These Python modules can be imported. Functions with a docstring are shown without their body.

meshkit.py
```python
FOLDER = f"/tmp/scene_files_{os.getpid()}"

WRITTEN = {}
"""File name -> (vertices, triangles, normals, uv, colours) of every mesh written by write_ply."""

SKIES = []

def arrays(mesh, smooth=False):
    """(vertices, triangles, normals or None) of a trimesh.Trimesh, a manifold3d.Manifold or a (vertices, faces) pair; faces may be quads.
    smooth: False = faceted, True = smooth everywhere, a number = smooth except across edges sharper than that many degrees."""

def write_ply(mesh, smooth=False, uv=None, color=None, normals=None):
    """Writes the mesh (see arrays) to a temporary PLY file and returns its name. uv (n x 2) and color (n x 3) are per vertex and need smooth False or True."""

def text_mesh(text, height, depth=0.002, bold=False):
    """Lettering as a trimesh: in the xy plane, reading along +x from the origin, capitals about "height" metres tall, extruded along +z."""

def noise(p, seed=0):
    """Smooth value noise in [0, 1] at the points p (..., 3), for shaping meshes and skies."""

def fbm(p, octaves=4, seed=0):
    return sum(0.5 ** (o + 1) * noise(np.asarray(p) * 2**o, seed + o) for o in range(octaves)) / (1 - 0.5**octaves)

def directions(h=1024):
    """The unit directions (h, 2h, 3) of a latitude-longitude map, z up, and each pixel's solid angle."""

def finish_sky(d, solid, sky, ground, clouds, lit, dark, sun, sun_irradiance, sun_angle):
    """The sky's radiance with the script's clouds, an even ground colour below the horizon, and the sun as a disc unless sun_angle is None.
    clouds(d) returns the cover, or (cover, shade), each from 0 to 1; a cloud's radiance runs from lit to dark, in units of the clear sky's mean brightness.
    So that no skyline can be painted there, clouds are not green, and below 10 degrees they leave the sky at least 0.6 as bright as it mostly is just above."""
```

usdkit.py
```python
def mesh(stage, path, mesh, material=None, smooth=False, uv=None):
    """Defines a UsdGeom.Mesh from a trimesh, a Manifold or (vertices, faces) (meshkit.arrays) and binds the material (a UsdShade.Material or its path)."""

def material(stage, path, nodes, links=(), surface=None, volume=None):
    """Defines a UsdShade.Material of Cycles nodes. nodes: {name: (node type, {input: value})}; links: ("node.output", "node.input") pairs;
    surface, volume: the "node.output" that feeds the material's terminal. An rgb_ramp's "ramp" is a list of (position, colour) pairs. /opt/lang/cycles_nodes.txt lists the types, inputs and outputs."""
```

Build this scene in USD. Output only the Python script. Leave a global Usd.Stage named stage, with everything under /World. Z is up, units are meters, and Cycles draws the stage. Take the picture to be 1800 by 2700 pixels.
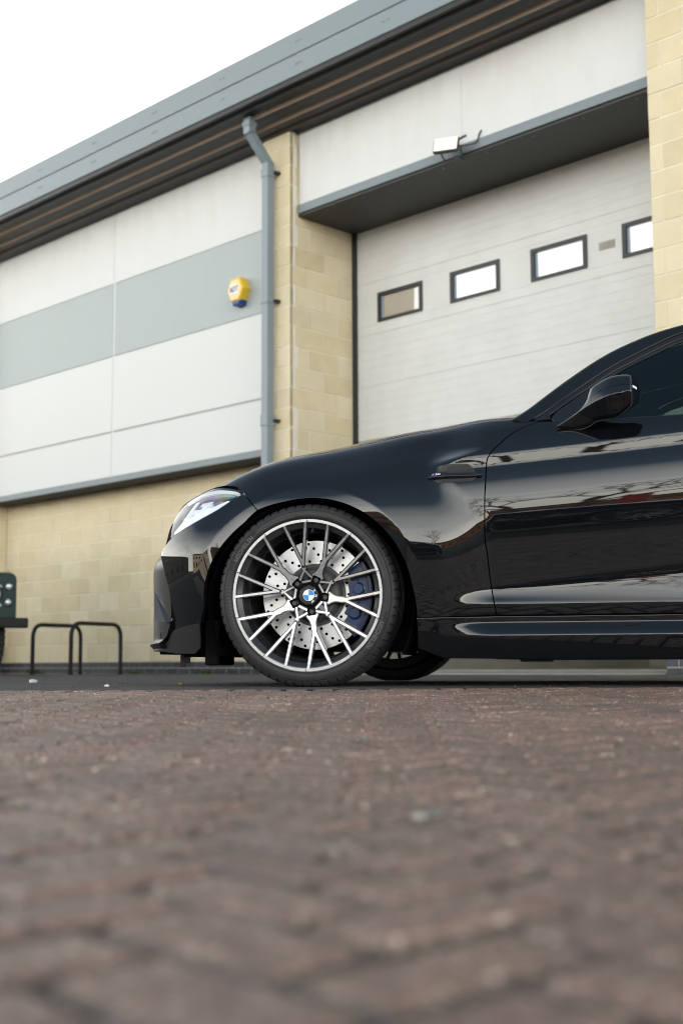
import math, random
import numpy as np, trimesh, shapely, manifold3d
from shapely import affinity
from shapely.geometry import Polygon, Point, LineString, box as sbox
from shapely.ops import unary_union
from scipy.interpolate import CubicSpline, PchipInterpolator
from scipy.ndimage import gaussian_filter1d
from scipy.integrate import cumulative_trapezoid
from scipy.spatial import Delaunay
from pxr import Usd, UsdGeom, UsdShade, UsdLux, Gf, Sdf, Vt
import usdkit, meshkit

rng = np.random.default_rng(7); random.seed(7)
stage = Usd.Stage.CreateInMemory()
UsdGeom.SetStageUpAxis(stage, UsdGeom.Tokens.z); UsdGeom.SetStageMetersPerUnit(stage, 1)
UsdGeom.Xform.Define(stage, '/World'); UsdGeom.Scope.Define(stage, '/World/Looks')

# ------------------------------------------------------------------ camera
EYE = np.array([0, 0, .081]); PITCH, ROLL = .1172, -.00462
cam = UsdGeom.Camera.Define(stage, '/World/camera')
_f = np.array([0, math.cos(PITCH), math.sin(PITCH)]); _r = np.array([1., 0, 0]); _u = np.cross(_r, _f)
_r, _u = math.cos(ROLL) * _r + math.sin(ROLL) * _u, -math.sin(ROLL) * _r + math.cos(ROLL) * _u
cam.AddTransformOp().Set(Gf.Matrix4d(*_r, 0, *_u, 0, *(-_f), 0, *EYE, 1))
cam.CreateHorizontalApertureAttr(24.0); cam.CreateVerticalApertureAttr(36.0)
cam.CreateFocalLengthAttr(24.0 * 3398 / 1800)
cam.CreateClippingRangeAttr(Gf.Vec2f(.02, 2000))
cam.CreateFStopAttr(3.4); cam.CreateFocusDistanceAttr(4.62)
cam.CreateExposureAttr(1.43)

# ------------------------------------------------------------------ sky and sun (low, behind the warehouse)
SUN_EL, SUN_AZ = math.radians(11), math.radians(20)        # azimuth = atan2(x, y)
SKY_STRENGTH = .12
usdkit.material(stage, '/World/Looks/sky_look', {
    'sky': ('sky_texture', {'sky_type': 'single_scattering', 'sun_disc': False, 'sun_elevation': SUN_EL, 'sun_rotation': SUN_AZ, 'altitude': 100., 'air_density': 1., 'aerosol_density': 2.2, 'ozone_density': 1.6}),
    'wb': ('mix_color', {'blend_type': 'multiply', 'fac': 1., 'b': (1.15, 1.0, .84), 'use_clamp': False}),
    'tc': ('texture_coordinate', {}), 'mp': ('mapping', {'scale': (1, 1, 2.6)}), 'sx': ('separate_xyz', {}),
    'n': ('noise_texture', {'scale': 1.6, 'detail': 6, 'roughness': .55, 'distortion': .3}),
    'r': ('map_range', {'from_min': .30, 'from_max': .75, 'to_min': .45, 'to_max': 1., 'clamp': True}),
    'h': ('map_range', {'from_min': .0, 'from_max': .58, 'to_min': .95, 'to_max': .0, 'clamp': True}), 'k': ('math', {'math_type': 'multiply'}),
    'm': ('mix_color', {'b': (25.2, 24.2, 22.4), 'use_clamp': False}),
    'bg': ('background_shader', {'strength': SKY_STRENGTH})},
    [('tc.generated', 'mp.vector'), ('mp.vector', 'n.vector'), ('n.fac', 'r.value'), ('tc.generated', 'sx.vector'), ('sx.z', 'h.value'), ('r.result', 'k.value1'), ('h.result', 'k.value2'), ('k.value', 'm.fac'),
     ('sky.color', 'wb.a'), ('wb.result', 'm.a'), ('m.result', 'bg.color')], surface='bg.background')
dome = UsdLux.DomeLight.Define(stage, '/World/sky')
UsdShade.MaterialBindingAPI.Apply(dome.GetPrim()).Bind(UsdShade.Material.Get(stage, '/World/Looks/sky_look'))
dome.GetPrim().SetCustomDataByKey('kind', 'structure')
sun = UsdLux.DistantLight.Define(stage, '/World/sun')
sun.CreateIntensityAttr(.55); sun.CreateAngleAttr(.5); sun.CreateNormalizeAttr(True); sun.CreateColorAttr(Gf.Vec3f(1, .84, .66))
_d = np.array([math.sin(SUN_AZ) * math.cos(SUN_EL), math.cos(SUN_AZ) * math.cos(SUN_EL), math.sin(SUN_EL)])
_x = np.cross([0, 0, 1.], _d); _x /= np.linalg.norm(_x); _y = np.cross(_d, _x)
sun.AddTransformOp().Set(Gf.Matrix4d(*_x, 0, *_y, 0, *_d, 0, 0, 0, 0, 1))

# ------------------------------------------------------------------ helpers
_names = {}
def numbered(parent, name):
    k = (str(parent), name); n = _names.get(k, 0); _names[k] = n + 1
    return name if n == 0 else f'{name}_{n:03d}'
def path_of(parent): return '/World' if parent is None else (parent if isinstance(parent, str) else str(parent.GetPath()))
def tag(p, label=None, cat=None, group=None, kind=None):
    for k, v in (('label', label), ('category', cat), ('group', group), ('kind', kind)):
        if v: p.SetCustomDataByKey(k, v)
    return p
def thing(name, label=None, cat=None, loc=(0, 0, 0), rz=0., group=None, kind=None, parent=None, matrix=None):
    pp = path_of(parent); x = UsdGeom.Xform.Define(stage, pp + '/' + numbered(pp, name))
    if matrix is not None: x.AddTransformOp().Set(matrix)
    elif any(loc) or rz:
        x.AddTranslateOp().Set(Gf.Vec3d(*map(float, loc)))
        if rz: x.AddRotateZOp().Set(float(rz))
    return tag(x.GetPrim(), label, cat, group, kind)
LOOK = {}
def part(name, mesh, look, parent=None, smooth=False, normals=None, label=None, cat=None, group=None, kind=None, matrix=None):
    pp = path_of(parent); path = pp + '/' + numbered(pp, name)
    if normals is not None:
        v, f = np.asarray(mesh[0], np.float32), np.asarray(mesh[1], np.int32)
        m = UsdGeom.Mesh.Define(stage, path)
        m.CreatePointsAttr(Vt.Vec3fArray.FromNumpy(v)); m.CreateFaceVertexCountsAttr(Vt.IntArray.FromNumpy(np.full(len(f), f.shape[1], np.int32)))
        m.CreateFaceVertexIndicesAttr(Vt.IntArray.FromNumpy(f.ravel())); m.CreateSubdivisionSchemeAttr('none')
        m.CreateNormalsAttr(Vt.Vec3fArray.FromNumpy(np.asarray(normals, np.float32))); m.SetNormalsInterpolation('vertex')
        UsdShade.MaterialBindingAPI.Apply(m.GetPrim()).Bind(LOOK[look])
    else:
        m = usdkit.mesh(stage, path, mesh, LOOK[look], smooth=smooth)
    if matrix is not None: m.AddTransformOp().Set(matrix)
    return tag(m.GetPrim(), label, cat, group, kind)
def cat(ms): return trimesh.util.concatenate(list(ms))
def bx(x0, x1, y0, y1, z0, z1, ch=0.):
    """axis box, optionally with chamfered edges"""
    lo, hi = np.minimum((x0, y0, z0), (x1, y1, z1)).astype(float), np.maximum((x0, y0, z0), (x1, y1, z1)).astype(float)
    if not ch:
        m = trimesh.creation.box(hi - lo); m.apply_translation((lo + hi) / 2); return m
    ch = min(ch, (hi - lo).min() * .45); pts = []
    for c in np.ndindex(2, 2, 2):
        p = np.where(np.array(c) == 1, hi, lo); q = np.where(np.array(c) == 1, -1, 1) * ch
        for k in range(3):
            e = p + q; e[k] = p[k]; pts.append(e)
    return trimesh.Trimesh(*_hull(np.array(pts)), process=False)
def _hull(pts):
    h = trimesh.convex.convex_hull(trimesh.PointCloud(pts)); return h.vertices, h.faces
def tube(pts, r, n=10, caps=True):
    pts = np.asarray(pts, float); T = np.gradient(pts, axis=0); T /= np.linalg.norm(T, axis=1, keepdims=True)
    up = np.array([0, 0, 1.]) if abs(T[0][2]) < .9 else np.array([1., 0, 0]); rings = []
    a = np.cross(T[0], up); a /= np.linalg.norm(a)
    for p, t in zip(pts, T):
        a = a - (a @ t) * t; a /= np.linalg.norm(a); b = np.cross(t, a); q = np.arange(n) / n * 2 * np.pi
        rings.append(p + r * (np.cos(q)[:, None] * a + np.sin(q)[:, None] * b))
    v = np.vstack(rings); k = len(pts); f = []
    for i in range(k - 1):
        for j in range(n):
            j2 = (j + 1) % n; f += [(i*n+j, i*n+j2, (i+1)*n+j2), (i*n+j, (i+1)*n+j2, (i+1)*n+j)]
    if caps:
        v = np.vstack([v, pts[0], pts[-1]]); 
        for j in range(n): f += [(k*n, (j+1) % n, j), (k*n+1, (k-1)*n+j, (k-1)*n+(j+1) % n)]
    m = trimesh.Trimesh(v, f, process=False); return m if m.volume > 0 else (m.invert() or m)
def rounded(pts, r, n=8):
    """polyline with its corners rounded"""
    pts = [np.array(p, float) for p in pts]; out = [pts[0]]
    for a, b, c in zip(pts, pts[1:], pts[2:]):
        u, w = a - b, c - b; k = min(r, .49 * np.linalg.norm(u), .49 * np.linalg.norm(w))
        p, q = b + u / np.linalg.norm(u) * k, b + w / np.linalg.norm(w) * k
        for t in np.linspace(0, 1, n): out.append((1-t)**2 * p + 2*t*(1-t) * b + t*t * q)
    return np.array(out + [pts[-1]])
def extrude(poly, h):
    return cat(trimesh.creation.extrude_polygon(g, h, engine='earcut') for g in getattr(poly, 'geoms', [poly]) if g.area > 1e-9)
def lathe(prof, n=64):
    """profile (r, h) revolved about the y axis (h along y); returns a trimesh"""
    m = trimesh.creation.revolve(np.asarray(prof, float), sections=n)
    m.apply_transform(trimesh.transformations.rotation_matrix(-np.pi / 2, [1, 0, 0])); return m

# ------------------------------------------------------------------ materials
def mat(name, nodes, links=(), surface='p.BSDF', volume=None):
    LOOK[name] = usdkit.material(stage, '/World/Looks/' + name, nodes, links, surface, volume); return LOOK[name]
def plain(name, col, rough=.5, metal=0., **kw):
    mat(name, {'p': ('principled_bsdf', {'base_color': col, 'roughness': rough, 'metallic': metal, **kw})})
def noisy(name, a, b, scale, rough=.8, bump=0., bscale=None, detail=6., coord='object', rnd=0., metal=0., lo=.35, hi=.65, bdist=.002, stretch=(1, 1, 1), **kw):
    """two colours mixed by noise, a tone per object, a fine bump"""
    n = {'tc': ('texture_coordinate', {}), 'mp': ('mapping', {'scale': stretch}), 'n': ('noise_texture', {'scale': scale, 'detail': detail, 'roughness': .6}), 'r': ('map_range', {'from_min': lo, 'from_max': hi, 'clamp': True}),
         'm': ('mix_color', {'a': a, 'b': b}), 'p': ('principled_bsdf', {'roughness': rough, 'metallic': metal, **kw})}
    l = [(f'tc.{coord}', 'mp.vector'), ('mp.vector', 'n.vector'), ('n.fac', 'r.value'), ('r.result', 'm.fac')]
    src = 'm.result'
    if rnd:
        n['oi'] = ('object_info', {}); n['mr'] = ('map_range', {'to_min': 1 - rnd, 'to_max': 1 + rnd}); n['hs'] = ('hsv', {})
        l += [('oi.random', 'mr.value'), ('mr.result', 'hs.value'), (src, 'hs.color')]; src = 'hs.color'
    l.append((src, 'p.base_color'))
    if bump:
        n['bn'] = ('noise_texture', {'scale': bscale or scale * 8, 'detail': 4.}); n['bp'] = ('bump', {'strength': bump, 'distance': bdist})
        l += [('mp.vector', 'bn.vector'), ('bn.fac', 'bp.height'), ('bp.normal', 'p.normal')]
    mat(name, n, l)

noisy('stone_block', (.625, .54, .365), (.67, .585, .41), 5, .92, bump=.5, bscale=90, rnd=.045)
noisy('stone_block_pale', (.65, .57, .40), (.69, .61, .44), 5, .92, bump=.5, bscale=90, rnd=.045)
noisy('stone_block_brown', (.60, .51, .33), (.65, .56, .38), 5, .92, bump=.5, bscale=90, rnd=.045)
noisy('mortar', (.71, .66, .55), (.76, .71, .61), 12, .95, bump=.3)
noisy('engineering_brick', (.022, .026, .036), (.045, .05, .062), 14, .55, bump=.2, rnd=.25)
noisy('grey_mortar', (.30, .285, .25), (.38, .36, .32), 20, .95)
plain('sill_shade_black', (.012, .012, .012), .7); plain('joint_grey', (.36, .36, .35), .7)
def cladding(name, col, dirt, amount):
    """flat painted metal panel with rain streaks under its upper edge"""
    mat(name, {'tc': ('texture_coordinate', {}), 'sx': ('separate_xyz', {}), 'mp': ('mapping', {'scale': (4, 4, 1.2)}), 'n': ('noise_texture', {'scale': 1.3, 'detail': 7, 'roughness': .65}),
        'r': ('map_range', {'from_min': .42, 'from_max': .72, 'clamp': True}), 'g': ('map_range', {'from_min': 4.9, 'from_max': 5.75, 'clamp': True}), 'g2': ('math', {'math_type': 'multiply', 'value2': amount}),
        'k': ('math', {'math_type': 'multiply'}), 'm': ('mix_color', {'a': col, 'b': dirt}), 'n2': ('noise_texture', {'scale': .7, 'detail': 3}), 'bp': ('bump', {'strength': .08, 'distance': .02}),
        'p': ('principled_bsdf', {'roughness': .42, 'specular_ior_level': .4})},
        [('tc.object', 'mp.vector'), ('tc.object', 'sx.vector'), ('mp.vector', 'n.vector'), ('n.fac', 'r.value'), ('sx.z', 'g.value'), ('g.result', 'g2.value1'), ('r.result', 'k.value1'), ('g2.value', 'k.value2'),
         ('k.value', 'm.fac'), ('m.result', 'p.base_color'), ('tc.object', 'n2.vector'), ('n2.fac', 'bp.height'), ('bp.normal', 'p.normal')])
cladding('white_cladding', (.615, .625, .625), (.46, .41, .34), .26)
cladding('grey_cladding', (.355, .40, .405), (.3, .3, .28), .2)
noisy('door_skin', (.60, .605, .595), (.645, .65, .64), 3, .5, bump=.1, bscale=400, bdist=.0006)
plain('grey_trim', (.165, .20, .22), .40, specular_ior_level=.5)
plain('pipe_paint', (.20, .245, .275), .4)
noisy('soffit_metal', (.020, .020, .021), (.026, .026, .027), 4, .33, specular_ior_level=.35)
plain('soffit_rib', (.36, .28, .22), .35); plain('rib_sheen_dim', (.12, .095, .08), .35)  # warm light reflected from the ground, painted into the rib flank colours
plain('dark_soffit', (.03, .031, .03), .55)
plain('window_frame_black', (.012, .012, .013), .45)
mat('window_glass', {'t': ('transparent_bsdf', {'color': (.7, .74, .76)}), 'g': ('glossy_bsdf', {'color': (1, 1, 1), 'roughness': .02}), 'f': ('fresnel', {'IOR': 1.9}), 'm': ('mix_closure', {})},
    [('f.fac', 'm.fac'), ('t.BSDF', 'm.closure1'), ('g.BSDF', 'm.closure2')], 'm.closure')
mat('polycarbonate', {'g': ('glossy_bsdf', {'color': (.95, .97, 1), 'roughness': .04}), 'd': ('diffuse_bsdf', {'color': (.34, .31, .26)}), 'f': ('layer_weight', {'blend': .62}), 'm': ('mix_closure', {})},
    [('f.fresnel', 'm.fac'), ('d.BSDF', 'm.closure1'), ('g.BSDF', 'm.closure2')], 'm.closure')
noisy('inside_wall', (.33, .32, .27), (.40, .38, .32), 2, .9)
plain('inside_dark', (.02, .02, .02), .9)
plain('bolt_steel', (.35, .36, .37), .4, 1.)
plain('alarm_yellow', (.78, .50, .03), .35); plain('alarm_blue', (.01, .05, .22), .35); plain('alarm_white', (.8, .8, .78), .4); plain('alarm_face', (.80, .62, .30), .35)
plain('flood_body', (.03, .03, .03), .5)
mat('flood_lit', {'e': ('emission', {'color': (1, .90, .70), 'strength': .62})}, surface='e.emission')
plain('cable_black', (.015, .015, .015), .6)
plain('stand_black', (.007, .0075, .009), .5, specular_ior_level=.3)
mat('painted_glow_pane', {'p': ('principled_bsdf', {'base_color': (.75, .8, .85), 'roughness': .08, 'emission_color': (.90, .96, 1.), 'emission_strength': .16})})  # emission stands in for daylight showing in the panes, no lamp behind
plain('margin_blue', (.22, .28, .36), .3)
noisy('concrete', (.30, .29, .25), (.38, .365, .32), 4, .9, bump=.3, bscale=60)
# ------------------------------------------------------------------ ground
def grain(name, cols, rough, bump, bdist, rnd=0., spark=.0, scale=1., spec=.5):
    """stony surface: aggregate speckles of several colours in world space"""
    n = {'g': ('geometry', {}), 'v': ('voronoi_texture', {'scale': 420. * scale}), 'wn': ('white_noise_texture', {}), 'r': ('rgb_ramp', {'ramp': cols}), 'n': ('noise_texture', {'scale': 2.2, 'detail': 5}),
         'h': ('hsv', {}), 'mr': ('map_range', {'from_min': .3, 'from_max': .7, 'to_min': .72, 'to_max': 1.25}), 'p': ('principled_bsdf', {'roughness': rough, 'specular_ior_level': spec}),
         'n2': ('noise_texture', {'scale': 330. * scale, 'detail': 3, 'roughness': .7}), 'bp': ('bump', {'strength': bump, 'distance': bdist})}
    l = [('g.position', 'v.vector'), ('v.color', 'wn.vector'), ('wn.value', 'r.fac'), ('r.color', 'h.color'), ('g.position', 'n.vector'), ('n.fac', 'mr.value'), ('mr.result', 'h.value'), ('g.position', 'n2.vector'), ('n2.fac', 'bp.height'), ('bp.normal', 'p.normal')]
    src = 'h.color'
    if rnd:
        n.update(isl=('geometry', {}), oi=('object_info', {}), ad=('math', {'math_type': 'add'}), fr=('math', {'math_type': 'fraction'}), r2=('rgb_ramp', {'ramp': [(0, (.92, .84, .82)), (.3, (1.16, 1.0, .95)), (.6, (1.25, 1.12, 1.06)), (.85, (1.34, 1.18, 1.1)), (1, (1.02, 1.0, 1.0))]}), mx=('mix_color', {'blend_type': 'multiply', 'fac': rnd, 'use_clamp': False}))
        l += [('isl.random_per_island', 'ad.value1'), ('oi.random', 'ad.value2'), ('ad.value', 'fr.value1'), ('fr.value', 'r2.fac'), (src, 'mx.a'), ('r2.color', 'mx.b')]; src = 'mx.result'
    if rnd:                                                          # soil and moss packed into the joints
        n.update(sz=('separate_xyz', {}), yo=('math', {'math_type': 'subtract', 'value1': 3.9}), yc=('math', {'math_type': 'maximum', 'value2': 0.}), ym=('math', {'math_type': 'multiply_add', 'value2': .0205}), jr=('map_range', {'from_min': -.0035, 'from_max': .0002, 'to_min': .92, 'to_max': 0., 'clamp': True}), jm=('mix_color', {'b': (.030, .026, .020)}))
        l += [('g.position', 'sz.vector'), ('sz.y', 'yo.value2'), ('yo.value', 'yc.value1'), ('yc.value', 'ym.value1'), ('sz.z', 'ym.value3'), ('ym.value', 'jr.value'), ('jr.result', 'jm.fac'), (src, 'jm.a')]; src = 'jm.result'
    l.append((src, 'p.base_color')); mat(name, n, l)
grain('paving_stone', [(0, (.055, .037, .029)), (.2, (.108, .070, .053)), (.5, (.150, .097, .074)), (.8, (.200, .135, .105)), (.94, (.30, .225, .175)), (.985, (.46, .40, .33)), (1, (.60, .54, .46))], .56, .9, .004, rnd=.85, scale=.55, spec=.75)
grain('asphalt_stone', [(0, (.035, .035, .035)), (.5, (.06, .058, .056)), (.9, (.088, .085, .08)), (1, (.19, .18, .165))], .85, .9, .005)
noisy('joint_sand', (.035, .030, .024), (.06, .05, .04), 60, .95, bump=.5)
LV, NV = np.array([-1, 1, 0]) / 2 ** .5, np.array([1, 1, 0]) / 2 ** .5
def gz(x, y):
    """height of the yard: level by the car, falling gently to the warehouse"""
    y = np.asarray(y, float); return -.0033 * np.clip(y - 5.2, 0, 12.5) - .0205 * np.clip(3.9 - y, 0, 10)
far_ = [60, 150, 400]; ay = np.r_[[-400, -150, -60], np.arange(-30, 31, 1.5), far_]
def sheet(xs, ys):
    """quad grid; ys is a list, or a function of x that returns one"""
    cols = [np.array(ys(x) if callable(ys) else ys, float) for x in xs]; n = len(cols[0])
    v = np.array([(x, y, gz(x, y)) for x, c in zip(xs, cols) for y in c])
    f = [(i*n+j, (i+1)*n+j, (i+1)*n+j+1, i*n+j+1) for i in range(len(xs)-1) for j in range(n-1)]
    f = np.array(f); return trimesh.Trimesh(v, np.vstack([f[:, [0, 1, 2]], f[:, [0, 2, 3]]]), process=False)
PAVE_Y = lambda x: 4.02 + .055 * (x + 1.2)
yard = cat([sheet(np.linspace(-12, 12, 17), lambda x: np.r_[PAVE_Y(x), np.arange(5.2, 31, 1.5), far_]), sheet(np.linspace(-12, 12, 9), np.r_[-400, -150, -60, np.linspace(-30, -1.6, 14)]),
            sheet(np.r_[-400, -150, -60, np.linspace(-30, -12, 8)], ay), sheet(np.r_[np.linspace(12, 30, 8), far_], ay)])
part('asphalt', yard, 'asphalt_stone', kind='structure', label='dark grey asphalt yard between the block paving and the warehouse')

# block paving in 45 degree herringbone in front of the camera, up to the line where the asphalt begins
paving = thing('block_paving', 'worn red brown block paving laid in herringbone filling the foreground', None, kind='structure')
def lowered(m, dz): m.apply_translation((0, 0, dz)); return m
part('sand_bed', lowered(sheet(np.linspace(-12, 12, 9), lambda x: np.r_[np.linspace(-2.4, 3.9, 12), PAVE_Y(x) + .1, PAVE_Y(x) + 2]), -.014), 'joint_sand', paving)
part('far_paving', cat([lowered(sheet(xs, (lambda x: np.r_[np.linspace(-1.6, 3.85, 12), PAVE_Y(x)])), -.001) for xs in (np.linspace(-12, -6.3, 4), np.linspace(6.3, 12, 4))]), 'paving_stone', paving, kind='stuff')
PB = .08          # half a block's length
def paver(rr):
    """one small block with worn chamfered top edge"""
    a, b, c = PB - .0036 - rr.uniform(0, .0010), PB / 2 - .0036 - rr.uniform(0, .0010), .007 + rr.uniform(0, .004)
    top = np.array([(-a+c, -b+c), (a-c, -b+c), (a-c, b-c), (-a+c, b-c)]); out = np.array([(-a, -b), (a, -b), (a, b), (-a, b)])
    dz = rr.normal(0, .0004, 4)
    v = np.vstack([np.c_[top, dz], np.c_[out, np.full(4, -.007)], np.c_[out, np.full(4, -.05)]])
    f = [(0, 1, 2), (0, 2, 3)]
    for k in range(2):
        for j in range(4):
            p, q = 4*k + j, 4*k + (j+1) % 4; f += [(p, p+4, q+4), (p, q+4, q)]
    return v, np.array(f)
rr = np.random.default_rng(3); blocks = []
c45, s45 = math.cos(math.radians(43)), math.sin(math.radians(43))
cells = []
for i in range(-140, 141):
    for j in range(-140, 141):
        if (i - j) % 4 == 0: cells.append((i + 1, j + .5, 0))
        if (i - j) % 4 == 2 + 1: cells.append((i + .5, j + 1, 1))
for cx, cy, o in cells:
    x, y = PB * (cx * c45 - cy * s45), PB * (cx * s45 + cy * c45)
    if not (-6.4 < x < 6.4 and -1.45 < y and y < PAVE_Y(x) - .16): continue
    blocks.append((x, y, o))
def in_view(x, y): return y > .2 and abs(x) < .285 * y + .2
blocks.sort(key=lambda b: (not in_view(b[0], b[1]), b[1] if b[1] > .1 else 99, b[0] ** 2))
restv, restf, nv = [], [], 0
for k, (x, y, o) in enumerate(blocks):
    v, f = paver(rr); ang = math.radians(43) + (math.pi / 2 if o else 0) + rr.normal(0, .006)
    R = np.array([(math.cos(ang), -math.sin(ang), 0), (math.sin(ang), math.cos(ang), 0), (0, 0, 1)])
    tl = rr.normal(0, .005, 2); v = v.copy(); v[:, 2] += v[:, 0] * tl[0] + v[:, 1] * tl[1] + rr.normal(0, .0008) + .002
    v = v @ R.T; v[:, 2] += gz(0, y + v[:, 1]); v = v + (x + rr.normal(0, .0008), y + rr.normal(0, .0008), 0)
    if k < 300: part('paving_block', trimesh.Trimesh(v, f, process=False), 'paving_stone', paving)
    else: restv.append(v); restf.append(f + nv); nv += len(v)
part('paving_blocks_beyond', trimesh.Trimesh(np.vstack(restv), np.vstack(restf), process=False), 'paving_stone', paving, kind='stuff')
# edging course: a row of blocks along the asphalt
edge = []
for k, x in enumerate(np.arange(-6.3, 6.3, PB)):
    v, f = paver(rr); y = PAVE_Y(x) - PB
    v = v[:, [1, 0, 2]] * (1, 1, 1); v = v + (x, y, rr.normal(0, .0008) + .002); v[:, 2] += gz(0, v[:, 1]); edge.append(trimesh.Trimesh(v, f[:, ::-1], process=False))
part('edging_blocks', cat(edge), 'paving_stone', paving, kind='stuff')

# ------------------------------------------------------------------ the warehouse
# local frame: x to the right along the front, y into the building, z up; the front of the stone piers is y = 0
BM = Gf.Matrix4d(*(-LV), 0, *NV, 0, 0, 0, 1, 0, *(9.2 * NV), 1)
wh = thing('warehouse', 'stone block and pale metal clad industrial unit with deep eaves and a tall roller door', 'building', matrix=BM)
G0 = -.06
rb = np.random.default_rng(11)
BL, BHT, J = .44, .215, .01
mort, nblk, rest_blocks = [], [0], []
def block_face(axis, at, u0, u1, z0, z1, limit=300, phase=0., outward=-1, parent=None, skin=.05, near=True):
    """lays courses of stone blocks on a face. axis 'y': face lies at y = at and runs along x from u0 to u1; axis 'x': at x = at, along y"""
    row = 0; z = z0; looks = ('stone_block', 'stone_block', 'stone_block_pale', 'stone_block_brown')
    while z < z1 - .02:
        zt = min(z + BHT, z1); u = u0 - ((row % 2) * .225 + phase) % .45
        while u < u1 - .01:
            a, b = max(u, u0), min(u + BL, u1); u += .45
            if b - a < .02: continue
            e = rb.normal(0, .0015); d0, d1 = at + outward * e, at - outward * skin
            m = bx(a, b, d0, d1, z, zt, .004) if axis == 'y' else bx(d0, d1, a, b, z, zt, .004)
            if near and nblk[0] < limit: part('stone_block', m, looks[rb.integers(4)], parent or wh); nblk[0] += 1
            else: rest_blocks.append(m)
        z += BHT + J; row += 1
    if axis == 'y': mort.append(bx(u0, u1, at - outward * .006, at - outward * .12, z0 - .02, z1))
    else: mort.append(bx(at - outward * .006, at - outward * .12, u0, u1, z0 - .02, z1))
ZC = .118
# right pier, then the pier left of the door, then the wall under the cladding: largest in the picture first
block_face('y', 0., -5.52, -4.55, ZC, 6.0, phase=.33)
block_face('x', -9.976, .0505, 1.0, ZC, 6.0, outward=1, phase=.2)
block_face('y', 0., -10.42, -9.976, ZC, 6.0, phase=.2)
block_face('y', .5, -16.55, -10.42, ZC, 2.5, phase=.12)
block_face('y', 0., -4.55, -3.9, ZC, 6.0, near=False)
block_face('x', -5.52, .0505, 1.0, ZC, 6.0, outward=-1, near=False)
block_face('y', .0, -17.4, -16.55, ZC, 6.0, near=False); block_face('x', -16.55, .0505, .5, ZC, 6.0, outward=1, near=False)
block_face('y', .5, -23.3, -17.4, ZC, 2.5, near=False); block_face('y', .5, -3.9, 2.2, ZC, 2.5, near=False)
part('stone_blocks_beyond', cat(rest_blocks), 'stone_block', wh, kind='stuff')
for m in mort: part('mortar_bed', m, 'mortar', wh)
# blue engineering brick plinth, two courses
nb = 0; more = []
def plinth(axis, at, u0, u1, outward=-1):
    global nb
    for row in range(2):
        u = u0 - (.1125 if row else 0)
        while u < u1:
            a, b = max(u, u0), min(u + .215, u1); u += .225
            if b - a < .02: continue
            z0 = -.032 + .075 * row; d0, d1 = at + outward * rb.normal(.0, .0008), at - outward * .05
            m = bx(a, b, d0, d1, z0, z0 + .065, .003) if axis == 'y' else bx(d0, d1, a, b, z0, z0 + .065, .003)
            if nb < 110: part('plinth_brick', m, 'engineering_brick', wh); nb += 1
            else: more.append(m)
    mm = bx(u0, u1, at - outward * .005, at - outward * .1, -.12, ZC - .004) if axis == 'y' else bx(at - outward * .005, at - outward * .1, u0, u1, -.12, ZC - .004)
    more_m.append(mm)
more_m = []
plinth('y', .497, -16.55, -10.42); plinth('y', -.003, -5.52, -3.9); plinth('y', -.003, -10.42, -9.976); plinth('x', -9.973, 0, 1., 1)
plinth('x', -5.523, 0, 1., -1); plinth('y', -.003, -17.4, -16.55); plinth('x', -16.547, 0, .5, 1); plinth('y', .497, -23.3, -17.4); plinth('y', .497, -3.9, 2.2)
part('plinth_bricks_beyond', cat(more), 'engineering_brick', wh, kind='stuff'); part('plinth_mortar', cat(more_m), 'grey_mortar', wh)
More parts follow.
